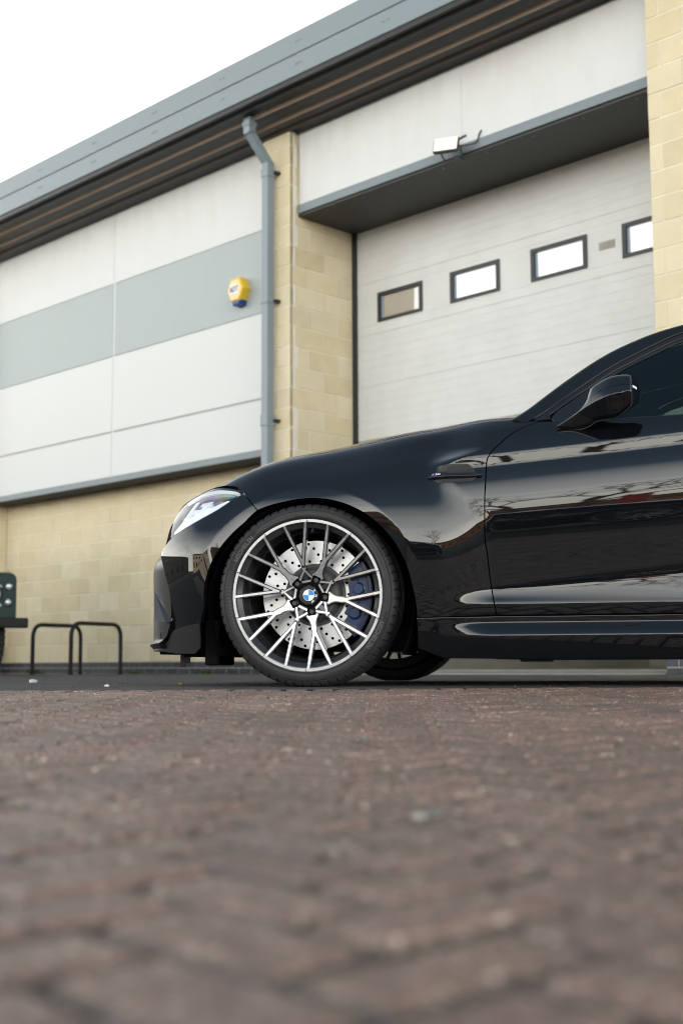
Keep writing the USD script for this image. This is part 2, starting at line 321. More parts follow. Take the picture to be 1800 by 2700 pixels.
# cladding panels
rows = [(2.445, 3.005, 'white_cladding'), (3.027, 3.995, 'white_cladding'), (4.003, 4.952, 'grey_cladding'), (4.960, 5.93, 'white_cladding')]
def clad_bay(x0, xm, x1):
    for a, b in ((x0, xm - .018), (xm + .018, x1)):
        for z0, z1, lk in rows: part('cladding_panel', bx(a, b, .15, .24, z0, z1, .004), lk, wh)
    part('panel_joint', bx(xm - .017, xm + .017, .156, .2, 2.445, 5.93), 'white_cladding', wh)
    part('cladding_sill', bx(x0, x1, .125, .5, 2.362, 2.438, .004), 'grey_trim', wh)
    part('sheeting_rail', bx(x0, x1, .159, .5, 2.446, 5.93), 'joint_grey', wh); part('sill_underside', bx(x0, x1, .15, .5, 2.355, 2.44), 'sill_shade_black', wh)  # shade below the sill put into a near-black sheet
clad_bay(-16.5, -13.46, -10.43); clad_bay(-23.2, -20.3, -17.41); clad_bay(-3.89, -.9, 2.15)
part('corner_flashing', bx(-10.428, -10.385, .10, .2, 2.36, 5.93, .003), 'white_cladding', wh)
# panel above the roller door
for a, b in ((-9.955, -7.648), (-7.612, -5.54)):
    part('cladding_panel', bx(a, b, .12, .22, 5.075, 5.93, .004), 'white_cladding', wh)
part('panel_joint', bx(-7.648, -7.612, .126, .2, 5.075, 5.93), 'white_cladding', wh)
part('head_trim', bx(-9.96, -5.535, .10, .24, 4.975, 5.072, .004), 'grey_trim', wh)
sf = part('door_head_soffit', bx(-9.974, -5.521, .125, 1.0, 4.95, 4.972), 'dark_soffit', wh)
for x in np.arange(-9.6, -5.6, .55): part('soffit_screw', trimesh.creation.cylinder(.008, .006, sections=8, transform=trimesh.transformations.translation_matrix((x, .2, 4.948))), 'bolt_steel', sf)
# sectional roller door, raised part way
rd = thing('roller_door', parent=wh)
zs = [2.548, 3.148, 3.732, 4.332, 4.96]; DX0, DX1 = -9.93, -5.56; DY = 1.0
wins = [(-9.606, -8.947), (-8.553, -7.896), (-7.499, -6.834), (-6.437, -5.775)]
for k in range(4):
    z0, z1 = zs[k] + .002, zs[k + 1] - .002
    if k != 2:
        body = sbox(DX0, z0, DX1, z1); pieces = [body]
    else:
        body = sbox(DX0, z0, DX1, z1).difference(unary_union([sbox(a, 3.855, b, 4.19) for a, b in wins])); pieces = [body]
    ms = []
    for g in pieces:
        m = extrude(g, .042); m.apply_transform(np.array([(1, 0, 0, 0), (0, 0, 1, DY), (0, 1, 0, 0), (0, 0, 0, 1.)])); m.fix_normals(); ms.append(m)
    for zr in np.arange(z0 + .1, z1 - .05, .1):                     # shallow pressed ribs
        if k == 2 and 3.84 < zr < 4.2: continue
        ms.append(bx(DX0, DX1, DY - .0025, DY + .01, zr, zr + .045, .002))
    part('door_section', cat(ms), 'door_skin', rd)
for a, b in wins:
    t = .045; fr = sbox(a, 3.855, b, 4.19).difference(sbox(a + t, 3.855 + t * .8, b - t, 4.19 - t * .9))
    m = extrude(fr, .05); m.apply_transform(np.array([(1, 0, 0, 0), (0, 0, 1, DY - .015), (0, 1, 0, 0), (0, 0, 0, 1.)])); m.fix_normals(); part('window_frame', m, 'window_frame_black', rd)
    part('window_pane', bx(a + .03, b - .03, DY + .012, DY + .018, 3.88, 4.165), 'polycarbonate' if a < -9 else 'painted_glow_pane', rd)
    part('pane_bead', cat([bx(a + .045, a + .075, DY + .004, DY + .012, 3.891, 4.16)]), 'margin_blue', rd)  # flat blue strip along the left of each pane
part('section_lap', cat([bx(DX0 + .01, DX1 - .01, DY + .006, DY + .03, z - .01, z + .01) for z in zs[1:4]]), 'door_skin', rd)
part('bottom_seal', bx(DX0, DX1, DY - .005, DY + .05, 2.50, 2.55, .01), 'concrete', rd)
part('door_guide', bx(-9.975, -9.925, .96, 1.1, -.02, 4.96), 'window_frame_black', rd); part('door_guide', bx(-5.565, -5.525, .96, 1.1, -.02, 4.96), 'window_frame_black', rd)
part('faded_sticker', bx(-6.70, -6.52, DY - .0035, DY + .0, 3.99, 4.07), 'concrete', rd)
# inside seen under the raised door
part('inner_room', cat([bx(-10.3, -5.2, 7.5, 7.6, -.1, 5.5), bx(-10.4, -10.3, 1.1, 7.6, -.1, 5.5), bx(-5.3, -5.2, 1.1, 7.6, -.1, 5.5)]), 'inside_wall', wh)
part('inner_ceiling', bx(-10.4, -5.2, 1.05, 7.6, 5.0, 5.5), 'inside_dark', wh)
part('inner_floor', bx(-10.3, -5.2, 1.0, 7.5, -.1, .012), 'concrete', wh)
# eaves: sloping soffit with pressed ribs, gutter box and two fascia sheets
X0, X1 = -23.3, 2.3
def strip(y0, z0, y1, z1, t=.012):
    d = np.array([y1 - y0, z1 - z0]); n = np.array([-d[1], d[0]]) / np.hypot(*d) * t
    poly = Polygon([(y0, z0), (y1, z1), (y1 + n[0], z1 + n[1]), (y0 + n[0], z0 + n[1])])
    m = extrude(poly, X1 - X0); m.apply_transform(np.array([(0, 0, 1, X0), (1, 0, 0, 0), (0, 1, 0, 0), (0, 0, 0, 1.)])); m.fix_normals(); return m
zs_ = lambda y: 5.90 - .22 * (y - .1)
part('eaves_soffit', strip(.3, zs_(.3), -.58, zs_(-.58), -.02), 'soffit_metal', wh)
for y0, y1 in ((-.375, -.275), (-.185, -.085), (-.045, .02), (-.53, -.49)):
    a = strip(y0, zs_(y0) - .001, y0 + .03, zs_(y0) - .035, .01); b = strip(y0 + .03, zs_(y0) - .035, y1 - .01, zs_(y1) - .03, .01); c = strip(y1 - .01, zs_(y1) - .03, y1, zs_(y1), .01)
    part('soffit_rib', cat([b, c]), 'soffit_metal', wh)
    part('rib_flank', a, 'soffit_metal' if y0 < -.5 else ('rib_sheen_dim' if y0 > -.1 else 'soffit_rib'), wh)  # flank carries the painted brown reflection
part('gutter_box', cat([strip(-.575, 6.03, -.575, 6.08, .02)]), 'soffit_metal', wh)
for z0, z1 in ((6.075, 6.305), (6.313, 6.55)):
    part('fascia_sheet', bx(X0, X1, -.615, -.585, z0, z1, .006), 'grey_trim', wh)
part('fascia_backing', bx(X0, X1, -.598, -.56, 6.05, 6.54), 'soffit_metal', wh)
part('roof_sheet', strip(-.61, 6.555, 9.0, 7.6, -.03), 'grey_trim', wh)
bolts = []
for x in np.arange(-22.6, 2.2, 1.22):
    for z in (6.20, 6.44):
        for dx in (-.03, .03): bolts.append(trimesh.creation.icosphere(1, .011).apply_translation((x + dx, -.616, z)))
part('fascia_fixings', cat(bolts), 'bolt_steel', wh, kind='stuff')
part('rear_wall', cat([bx(X0, X1, 8.8, 9.0, -.1, 7.5), bx(X0, X0 + .2, .5, 8.8, -.1, 6.6), bx(X1 - .2, X1, .5, 8.8, -.1, 6.6), bx(X0, -10.4, 7.4, 7.6, 0, 6.5)]), 'grey_cladding', wh)

# concrete apron in front of the roller door
ap = bx(-9.9, -5.55, -.35, 1.0, -.1, .004); ap.vertices[:, 2] += np.where(ap.vertices[:, 2] > -.05, np.where(ap.vertices[:, 1] < 0, -.018, 0), 0)
part('door_apron', ap, 'concrete', None, kind='structure', matrix=BM, label='pale concrete threshold strip under the roller door')

# rainwater pipe with swan neck
dp = thing('downpipe', 'square grey rainwater pipe with swan neck beside the stone pier', 'downpipe', matrix=BM)
def sq(x0, x1, y0, y1, z0, z1): return bx(x0, x1, y0, y1, z0, z1, .006)
PX0, PX1, PY0, PY1 = -10.27, -10.17, -.15, -.05
for a, b in ((-.05, 1.55), (1.56, 4.0), (4.01, 5.50)): part('pipe_length', sq(PX0, PX1, PY0, PY1, a, b), 'pipe_paint', dp)
for z, h in ((5.40, .10), (3.97, .05), (2.62, .13), (1.2, .1)):
    c = part('pipe_collar', sq(PX0 - .008, PX1 + .008, PY0 - .008, PY1 + .008, z, z + h), 'pipe_paint', dp)
    part('wall_bracket', cat([bx(PX1, PX1 + .05, PY1 - .02, .02, z + h * .35, z + h * .35 + .03), tube([(PX1 + .03, -.05, z + h * .5), (PX1 + .03, .01, z + h * .5)], .012, 8)]), 'cable_black', c)
def ell(p0, p1):
    """square offset tube between two heights"""
    v = []
    for (y, z) in (p0, p1):
        for dx, dy in ((PX0, 0), (PX1, 0), (PX1, .1), (PX0, .1)): v.append((dx, y + dy, z))
    f = [(0, 1, 5), (0, 5, 4), (1, 2, 6), (1, 6, 5), (2, 3, 7), (2, 7, 6), (3, 0, 4), (3, 4, 7), (0, 2, 1), (0, 3, 2), (4, 5, 6), (4, 6, 7)]
    m = trimesh.Trimesh(v, f, process=False); m.fix_normals(); return m
part('swan_neck', ell((PY0, 5.56), (-.42, 5.84)), 'pipe_paint', dp); part('neck_bend', sq(PX0, PX1, PY0, PY1, 5.485, 5.575), 'pipe_paint', dp)
part('gutter_outlet', sq(PX0, PX1, -.42, -.32, 5.82, 6.04), 'pipe_paint', dp); part('pipe_collar', sq(PX0 - .008, PX1 + .008, -.428, -.312, 5.90, 5.96), 'pipe_paint', dp)

# alarm box
al = thing('alarm_box', 'yellow hexagonal burglar alarm box with blue base on the grey cladding band', 'alarm', matrix=BM)
hexa = [(-.14, .03), (-.075, .165), (.075, .165), (.14, .03), (.07, -.10), (-.07, -.10)]
cx, cz = -10.93, 4.285
def slab(pts, y0, y1, ch=.012):
    p = Polygon(pts); a = np.array([(x, y1, z) for x, z in pts] + [(x, y0 + ch, z) for x, z in pts] + [(x * (1 - ch / .12), y0, z * (1 - ch / .12)) for x, z in pts])
    v, f = _hull(a); return trimesh.Trimesh(v + (cx, 0, cz), f, process=False)
part('cover', slab(hexa, .03, .148), 'alarm_yellow', al)
part('face_plate', slab([(x * .86, z * .86) for x, z in hexa], .0275, .05, .004), 'alarm_face', al)
part('strobe_base', slab([(-.078, -.095), (.078, -.095), (.055, -.148), (-.055, -.148)], .045, .148), 'alarm_blue', al)
lg = part('logo_plate', bx(cx - .075, cx + .06, .022, .028, cz - .02, cz + .085), 'alarm_white', al)
t = meshkit.text_mesh('ADT', .062, .003, True); t.apply_translation((-t.bounds.mean(0)[0], 0, 0)); t.vertices = t.vertices[:, [0, 2, 1]] * (.8, -1, 1) + (cx - .008, .022, cz + .003); t.fix_normals(); part('lettering', t, 'alarm_blue', lg)

# floodlight
fl = thing('floodlight', 'small lit white floodlight on a bracket above the roller door', 'floodlight', matrix=BM)
Rf = trimesh.transformations.euler_matrix(-.42, 0, .45); Rf[:3, 3] = (-7.70, -.06, 5.05)
def fm(m): return m.apply_transform(Rf)
part('housing', fm(bx(-.125, .125, 0, .05, -.09, .09, .015)), 'flood_body', fl); part('lens', fm(bx(-.112, .112, -.006, .004, -.078, .078, .004)), 'flood_lit', fl)
part('bracket', cat([tube(rounded([(-7.79, -.03, 5.0), (-7.79, .02, 4.93), (-7.59, .05, 4.93), (-7.57, .0, 5.01)], .03), .008, 8), bx(-7.72, -7.62, .04, .122, 4.915, 4.935)]), 'flood_body', fl)
part('cable', tube(rounded([(-7.67, -.01, 5.04), (-7.49, .03, 5.0), (-7.43, .09, 5.03), (-7.42, .108, 5.12), (-7.40, .115, 5.15)], .05), .007, 8), 'cable_black', fl)
part('sensor', tube([(-7.57, -.02, 5.07), (-7.48, -.02, 5.08)], .012, 8), 'flood_body', fl)

# cycle stands
def stand(pts, label):
    p = [np.array(q) for q in pts]; base = (p[0] + p[1]) / 2
    t = thing('cycle_stand', label, 'cycle stand', loc=base, group='cycle stands by the stone wall')
    a, b = p[0] - base, p[1] - base; top = .60
    part('hoop', tube(rounded([a - (0, 0, .05), a + (0, 0, top), b + (0, 0, top), b - (0, 0, .05)], .17, 10), .0245, 14), 'stand_black', t, smooth=40)
    for q in (a, b): part('ground_collar', trimesh.creation.cylinder(.03, .02, sections=16, transform=trimesh.transformations.translation_matrix(q + (0, 0, .008))), 'stand_black', t)
stand([(-3.70, 15.5, -.036), (-3.29, 16.3, -.034)], 'black steel cycle hoop nearer to the green off-road vehicle')
stand([(-3.137, 15.0, -.033), (-2.70, 15.8, -.035)], 'black steel cycle hoop nearer to the nose of the black car')
# ------------------------------------------------------------------ car body surface
# car frame: x rearwards from the front axle, y from the outer plane of the near tyres towards the far side, z up
def sstep(a, b, x):
    t = np.clip((np.asarray(x, float) - a) / (b - a), 0, 1)
    return t * t * (3 - 2 * t)

PLAN = np.array([(-.738, .912), (-.731, .72), (-.711, .52), (-.679, .37), (-.628, .262), (-.558, .170), (-.474, .092), (-.39, .038), (-.28, .004),
                 (-.15, -.012), (0, -.018), (.2, -.016), (.4, -.006), (.6, .012), (.9, .026), (1.3, .03), (1.8, .018), (2.3, -.012), (2.69, -.022), (3.0, -.005),
                 (3.3, .06), (3.5, .16), (3.63, .34), (3.69, .6), (3.71, .912)])
_t = np.r_[0, np.cumsum(np.linalg.norm(np.diff(PLAN, axis=0), axis=1))]
_px = CubicSpline(_t, PLAN); _q = np.linspace(0, _t[-1], 4000); _c = _px(_q)
_a = np.r_[0, np.cumsum(np.linalg.norm(np.diff(_c, axis=0), axis=1))]; _a -= np.interp(0, _c[:, 0], _a)
CURVE = CubicSpline(_a[::40], _c[::40]); S0, S1 = _a[0], _a[-1] - .001

ZG = np.arange(.02, 1.2, .0005)
def prof(knots, sig=.0028):
    z, th = np.array(knots, float).T
    T = np.tan(np.radians(np.interp(ZG, z, th)))
    T = gaussian_filter1d(T, sig / .0005)
    I = cumulative_trapezoid(T, ZG, initial=0); I -= np.interp(.62, ZG, I)
    return I
P_DOOR = prof([(.05, -28), (.10, -24), (.168, -14), (.1735, -12), (.177, 26), (.19, 30), (.207, 44), (.213, 44), (.217, -6), (.238, -8), (.242, -14), (.279, -12), (.283, 15), (.30, 13), (.335, 4), (.352, -1), (.37, -4),
               (.45, -8), (.55, -5), (.63, -1.5), (.67, 2.5), (.72, 11), (.76, 20), (.781, 22), (.787, -2.5), (.822, -2.0), (.83, 22), (.86, 25), (.93, 30), (1.1, 30)])
P_ARCH = prof([(.05, -24), (.25, -12), (.60, 14), (.66, 25), (.70, 33), (.74, 40), (.80, 47), (1.1, 50)], .01)
P_REAR = prof([(.05, -24), (.12, -18), (.24, -11), (.40, -7), (.48, -2), (.55, 5), (.62, 13), (.70, 25), (.78, 38), (.83, 42), (1.1, 44)], .01)
P_BUMP = prof([(.05, -10), (.14, -9), (.30, -8), (.40, -4), (.455, -1), (.49, 5), (.53, 15), (.58, 27), (.63, 36), (.70, 42), (1.1, 48)], .008)

_sk = np.array([-1.7, -1.35, -.95, -.78, -.62, -.45, -.30, -.15, 0, .2, .4, .6, .75, .9, 1.3, 2.0, 2.7, 3.3, 3.8, 4.9])
_zt = np.array([.672, .678, .69, .708, .728, .758, .793, .828, .853, .885, .913, .928, .925, .915, .918, .935, .975, .99, .98, .98])
_zc = np.array([.60, .605, .615, .628, .645, .672, .705, .738, .768, .800, .826, .848, .862, .876, .882, .895, .90, .92, .92, .92])
_dw = np.array([.05, .05, .06, .075, .085, .095, .10, .105, .105, .10, .085, .065, .045, .024, .021, .023, .05, .06, .06, .06])
_tt = np.array([70, 70, 70, 70, 70, 70, 70, 70, 70, 68, 64, 54, 42, 33, 31, 30, 35, 50, 50, 50])
F_ZT, F_ZC, F_DW, F_TT = (PchipInterpolator(_sk, gaussian_filter1d(k.astype(float), .01)) for k in (_zt, _zc, _dw, _tt))
UP = .12            # length of the upper roll in v
ARCH = (-.004, .289, .377); ARCH_R = (2.693, .289, .385)

def weights(s, z=.6):
    b = 1 - sstep(-.46, -.20, s); a = sstep(-.46, -.20, s) * (1 - sstep(.02, .32, s)); g = sstep(.56, .74, z) * (1 - sstep(.765, .84, z)); u = sstep(.44 - .035 * g, .66 - .155 * g, s); r = sstep(.02, .32, s) * (1 - u)
    d = u * (1 - sstep(1.9, 2.35, s)); r2 = sstep(1.9, 2.35, s)
    return ((b, P_BUMP), (a, P_ARCH), (r + r2, P_REAR), (d, P_DOOR))

def side_w(s, z):
    zd = z - .08 * (np.clip(s, .4, 1.6) - .95) * sstep(.285, .36, z)                     # the waist lines climb towards the back
    w = sum(k * np.interp(zd if P is P_DOOR else z, ZG, P) for k, P in weights(s, z))
    for cx, cz, r0 in (ARCH, ARCH_R):
        dx, dz = s - cx, z - cz
        r = np.hypot(dx, dz); up = np.clip(dz / np.maximum(r, 1e-6), 0, 1)
        w = w + .25 * sstep(.1, .75, up) * .5 * (np.sqrt((r - r0 - .038) ** 2 + .0022 ** 2) - (r - r0 - .038)) * (r < r0 + .3)
    # wing vent crease: soft hollow that runs back and down from the vent
    return w

def surf(s, v, off=0.):
    """points of the near body side: s along the car, v = height up to the shoulder and then round the upper roll; off moves inwards"""
    s, v = np.broadcast_arrays(np.asarray(s, float), np.asarray(v, float))
    zc, zt, dw, tt = F_ZC(s), F_ZT(s), F_DW(s), np.radians(F_TT(s))
    z1 = np.minimum(v, zc)
    w = side_w(s, z1); z = z1.copy()
    wc = side_w(s, zc); th = np.arctan((wc - side_w(s, zc - .002)) / .002)
    t = np.clip((v - zc) / UP, 0, 1); m = np.hypot(dw, zt - zc)
    h00, h10, h01, h11 = 2*t**3 - 3*t**2 + 1, t**3 - 2*t**2 + t, -2*t**3 + 3*t**2, t**3 - t**2
    wu = h00 * wc + h10 * m * np.sin(th) + h01 * (wc + dw) + h11 * m * np.sin(tt)
    zu = h00 * zc + h10 * m * np.cos(th) + h01 * zt + h11 * m * np.cos(tt)
    up = v > zc
    w, z = np.where(up, wu, w) + off, np.where(up, zu, z)
    c, d = CURVE(s), CURVE(s, 1)
    n = np.stack([-d[..., 1], d[..., 0]], -1) / np.linalg.norm(d, axis=-1, keepdims=True)     # inward normal
    p = c + w[..., None] * n
    return np.stack([p[..., 0], p[..., 1], z], -1)

def normals_of(fn, a, b, e=.0012):
    da, db = fn(a + e, b) - fn(a - e, b), fn(a, b + e) - fn(a, b - e)
    n = np.cross(da, db); return n / np.maximum(np.linalg.norm(n, axis=-1, keepdims=True), 1e-12)

def smooth_poly(pts, closed=False, n=12):
    """Catmull-Rom through the points"""
    p = np.asarray(pts, float)
    t = np.r_[0, np.cumsum(np.linalg.norm(np.diff(p, axis=0), axis=1) ** .5)]
    c = PchipInterpolator(t, p)
    return c(np.linspace(0, t[-1], n * (len(p) - 1) + 1))
def mirror(v):
    v = np.array(v, float); v[..., 1] = 2 * .912 - v[..., 1]; return v
# ------------------------------------------------------------------ car materials
mat('black_paint', {'p': ('principled_bsdf', {'base_color': (.0014, .0017, .0022), 'roughness': .012, 'ior': 1.7})})
plain('gloss_black', (.004, .004, .005), .12, coat_weight=.6, coat_roughness=.02)
plain('satin_black', (.004, .004, .0045), .35, specular_ior_level=.22); plain('matt_black', (.006, .006, .0065), .62)
plain('deep_black', (.003, .003, .003), .9, specular_ior_level=.1)
plain('rubber_seal', (.008, .008, .009), .5)
noisy('tyre_rubber', (.009, .0095, .0105), (.014, .0145, .016), 30, .52, bump=.25, bscale=600, bdist=.0006, specular_ior_level=.45)
plain('tyre_letter', (.07, .076, .082), .5); plain('letter_ground', (.005, .005, .0055), .75)
noisy('tread_rubber', (.020, .018, .017), (.038, .034, .031), 40, .75, bump=.4, bscale=400, bdist=.001)
mat('machined_alloy', {'tc': ('texture_coordinate', {}), 'n': ('noise_texture', {'scale': 90., 'detail': 2}), 'mr': ('map_range', {'to_min': .24, 'to_max': .34}), 'p': ('principled_bsdf', {'base_color': (.50, .51, .53), 'metallic': 1., 'anisotropic': .3})},
    [('tc.object', 'n.vector'), ('n.fac', 'mr.value'), ('mr.result', 'p.roughness')])
plain('wheel_black', (.008, .008, .009), .22, coat_weight=.5, coat_roughness=.05)
plain('barrel_black', (.018, .019, .021), .28)
mat('disc_steel', {'tc': ('texture_coordinate', {}), 'gt': ('separate_xyz', {}), 'a': ('math', {'math_type': 'multiply'}), 'b': ('math', {'math_type': 'multiply'}), 'c': ('math', {'math_type': 'add'}), 'd': ('math', {'math_type': 'sqrt'}), 'e': ('math', {'math_type': 'multiply', 'value2': 900.}), 'wn': ('noise_texture', {'dimensions': '1D', 'scale': 1.}),
    'bp': ('bump', {'strength': .25, 'distance': .0004}), 'p': ('principled_bsdf', {'base_color': (.62, .63, .64), 'metallic': 1., 'roughness': .36})},
    [('tc.object', 'gt.vector'), ('gt.x', 'a.value1'), ('gt.x', 'a.value2'), ('gt.z', 'b.value1'), ('gt.z', 'b.value2'), ('a.value', 'c.value1'), ('b.value', 'c.value2'), ('c.value', 'd.value1'), ('d.value', 'e.value1'), ('e.value', 'wn.w'), ('wn.fac', 'bp.height'), ('bp.normal', 'p.normal')])
plain('caliper_blue', (.002, .015, .060), .3, coat_weight=.4)
plain('hat_grey', (.10, .10, .105), .55, .6)
plain('badge_blue', (.02, .24, .62), .25); plain('badge_white', (.78, .79, .80), .25); plain('badge_ring', (.006, .006, .007), .2)
plain('stripe_light_blue', (.10, .32, .70), .3); plain('stripe_dark_blue', (.02, .05, .22), .3); plain('stripe_red', (.62, .03, .05), .3)
plain('chrome', (.80, .81, .83), .06, 1.)
mat('lamp_chrome', {'p': ('principled_bsdf', {'base_color': (.86, .87, .88), 'metallic': 1., 'roughness': .16})})
mat('lamp_prism', {'g': ('geometry', {}), 'n': ('noise_texture', {'scale': 9.}), 'mr': ('map_range', {'from_min': .3, 'from_max': .7, 'to_min': 250., 'to_max': 620.}), 'p': ('principled_bsdf', {'base_color': (.5, .5, .52), 'metallic': .85, 'roughness': .12, 'thin_film_ior': 1.6})},
    [('g.position', 'n.vector'), ('n.fac', 'mr.value'), ('mr.result', 'p.thin_film_thickness')])
mat('lamp_white_glow', {'p': ('principled_bsdf', {'base_color': (.84, .86, .88), 'roughness': .3, 'emission_color': (.9, .95, 1.), 'emission_strength': .12})})  # slight glow stands in for bright sky mirrored by the lens
mat('clear_lens', {'t': ('transparent_bsdf', {'color': (.95, .96, .97)}), 'g': ('glossy_bsdf', {'color': (1, 1, 1), 'roughness': .008}), 'f': ('fresnel', {'IOR': 1.55}), 'm': ('mix_closure', {})},
    [('f.fac', 'm.fac'), ('t.BSDF', 'm.closure1'), ('g.BSDF', 'm.closure2')], 'm.closure')
mat('tinted_glass', {'t': ('transparent_bsdf', {'color': (.30, .40, .42)}), 'g': ('glossy_bsdf', {'color': (.82, 1, 1), 'roughness': .005}), 'f': ('fresnel', {'IOR': 1.62}), 'm': ('mix_closure', {})},
    [('f.fac', 'm.fac'), ('t.BSDF', 'm.closure1'), ('g.BSDF', 'm.closure2')], 'm.closure')
mat('carbon_weave', {'tc': ('texture_coordinate', {}), 'mp': ('mapping', {'rotation': (0, .785, 0)}), 'ck': ('checker_texture', {'scale': 170., 'color1': (.004, .004, .0045), 'color2': (.012, .012, .013)}), 'p': ('principled_bsdf', {'roughness': .38, 'specular_ior_level': .28})},
    [('tc.object', 'mp.vector'), ('mp.vector', 'ck.vector'), ('ck.color', 'p.base_color')])
plain('seat_leather', (.02, .02, .022), .55); plain('cabin_trim', (.012, .012, .013), .7); plain('headliner', (.09, .09, .09), .9)
plain('tail_red', (.25, .01, .012), .15, coat_weight=1.)
mat('mirror_glass', {'p': ('principled_bsdf', {'base_color': (.8, .82, .84), 'metallic': 1., 'roughness': .01})})
plain('stone_grey', (.16, .16, .155), .85)

# ------------------------------------------------------------------ car panels
def tri_poly(poly, h, edge=None):
    """triangulates a polygon with points about h apart inside and edge apart on the boundary"""
    edge = edge or h; P = shapely.geometry.polygon.orient(poly.buffer(0), 1.); pts = []
    for ring in [P.exterior, *P.interiors]:
        c = np.array(ring.coords)
        for a, b in zip(c[:-1], c[1:]):
            n = max(1, int(math.ceil(np.hypot(*(b - a)) / edge))); pts += [a + (b - a) * k / n for k in range(n)]
    x0, y0, x1, y1 = P.bounds
    gx, gy = np.meshgrid(np.arange(x0 + h / 2, x1, h), np.arange(y0 + h / 2, y1, h * .87), indexing='ij')
    gx = gx + ((np.arange(gx.shape[1]) % 2) * h / 2)[None, :]
    g = np.c_[gx.ravel(), gy.ravel()]; inner = P.buffer(-h * .45); g = g[shapely.contains_xy(inner, g[:, 0], g[:, 1])] if not inner.is_empty else g[:0]
    pts = np.vstack([np.array(pts), g]); t = Delaunay(pts).simplices; c = pts[t].mean(1)
    t = t[shapely.contains_xy(P, c[:, 0], c[:, 1])]
    d1, d2 = pts[t[:, 1]] - pts[t[:, 0]], pts[t[:, 2]] - pts[t[:, 0]]; a = d1[:, 0] * d2[:, 1] - d1[:, 1] * d2[:, 0]; t[a < 0] = t[a < 0][:, ::-1]
    return pts, t[np.abs(a) > 1e-10], P
def ring_pts(c, step):
    q = []
    for a, b in zip(c[:-1], c[1:]):
        m = max(1, int(math.ceil(np.hypot(*(b - a)) / step - 1e-6))); q += [a + (b - a) * j / m for j in range(m)]
    return np.array(q)
def skin(poly, fn, h=.012, edge=None, flange=.012, flip=False, bevel=.0034):
    """panel over a parametric surface fn(a, b) -> points; da x db looks outwards unless flip. Returns (vertices, faces, normals): the skin, a softly rounded edge and an inward flange"""
    P = shapely.geometry.polygon.orient(poly.buffer(0), 1.); edge = edge or h; sg = -1 if flip else 1
    rings = [ring_pts(np.array(r.coords), edge) for r in (P.exterior, *P.interiors)]; inner = None
    if bevel:
        ins = []
        for q in rings:
            t = np.roll(q, -1, 0) - q; t /= np.linalg.norm(t, axis=1, keepdims=True) + 1e-12; t2 = np.roll(t, 1, 0); nn = t + t2; nn /= np.linalg.norm(nn, axis=1, keepdims=True) + 1e-9
            ins.append(q - bevel * np.c_[nn[:, 1], -nn[:, 0]])
        I = Polygon(ins[0], ins[1:])
        if I.is_valid and I.area > .3 * P.area: inner = I
        else: bevel = 0
    p, t, _ = tri_poly(inner if bevel else P, h, edge * 2.2 if bevel else edge); v = fn(p[:, 0], p[:, 1]); n = normals_of(fn, p[:, 0], p[:, 1]) * sg
    if flip: t = t[:, ::-1]
    V, F, N = [v], [t], [n]; k = len(v)
    for i, q in enumerate(rings):
        v0 = fn(q[:, 0], q[:, 1]); n0 = normals_of(fn, q[:, 0], q[:, 1]) * sg; T = np.roll(v0, -1, 0) - np.roll(v0, 1, 0); o = np.cross(T, n0) * sg; o /= np.maximum(np.linalg.norm(o, axis=1, keepdims=True), 1e-9)
        m = len(q); j = np.arange(m); j2 = (j + 1) % m
        def wall(a, b, na, nb):
            nonlocal k
            f = np.vstack([np.c_[j, j2, j2 + m], np.c_[j, j2 + m, j + m]]) + k
            if flip: f = f[:, ::-1]
            V.extend([a, b]); N.extend([na, nb]); F.append(f); k += 2 * m
        e0 = v0
        if bevel:
            vi = fn(ins[i][:, 0], ins[i][:, 1]); ni = normals_of(fn, ins[i][:, 0], ins[i][:, 1]) * sg; e0 = v0 - n0 * bevel * .45; no = n0 * .62 + o * .78
            wall(e0, vi, no, ni)
        if flange: wall(e0 - n0 * flange, e0, o, o)
    return np.vstack(V), np.vstack(F), np.vstack(N)
def mir(m):
    v, f, n = m; v, n = v.copy(), n.copy(); v[:, 1] = 2 * .912 - v[:, 1]; n[:, 1] *= -1; return v, f[:, ::-1], n
def put(name, m, look, parent, **kw): return part(name, (m[0], m[1]), look, parent, normals=m[2], **kw)
def vtop(s): return F_ZC(s) + UP
def circle_pts(a, b, c, n=60):
    """points on the wheel arch from point a to point b going over the top"""
    p = math.atan2(a[1] - c[1], a[0] - c[0]); q = math.atan2(b[1] - c[1], b[0] - c[0])
    if p - q > math.pi: q += 2 * math.pi
    if q - p > math.pi: p += 2 * math.pi
    r0, r1 = math.hypot(a[0] - c[0], a[1] - c[1]), math.hypot(b[0] - c[0], b[1] - c[1]); w = np.linspace(0, 1, n)[:, None]
    t = p + (q - p) * w; r = r0 + (r1 - r0) * w; r = r + (c[2] - r) * np.minimum(1, 8 * np.minimum(w, 1 - w))
    return np.c_[c[0] + r * np.cos(t), c[1] + r * np.sin(t)]
def up_edge(s0, s1, d=0., n=40):
    s = np.linspace(s0, s1, n); return np.c_[s, vtop(s) + d]
G = .0021                                                            # half of a panel gap
GAP_B = smooth_poly([(-.545, .757), (-.4526, .7535), (-.4021, .7464), (-.3191, .7292), (-.2842, .7115), (-.2587, .6941), (-.2274, .6644), (-.1927, .6276)])
DOOR_F = smooth_poly([(.815, float(vtop(.815))), (.7331, .9086), (.6839, .8488), (.6472, .8112), (.6297, .7771), (.6248, .7052), (.6201, .6111), (.6193, .5056), (.6259, .4564), (.6331, .3774), (.641, .3161), (.6539, .2445)])
DOOR_R = smooth_poly([(1.985, float(vtop(1.985))), (2.0, .80), (1.99, .62), (1.955, .45), (1.90, .2445)])
arch_f = circle_pts((-.1927, .6276), (.3826, .238), ARCH)
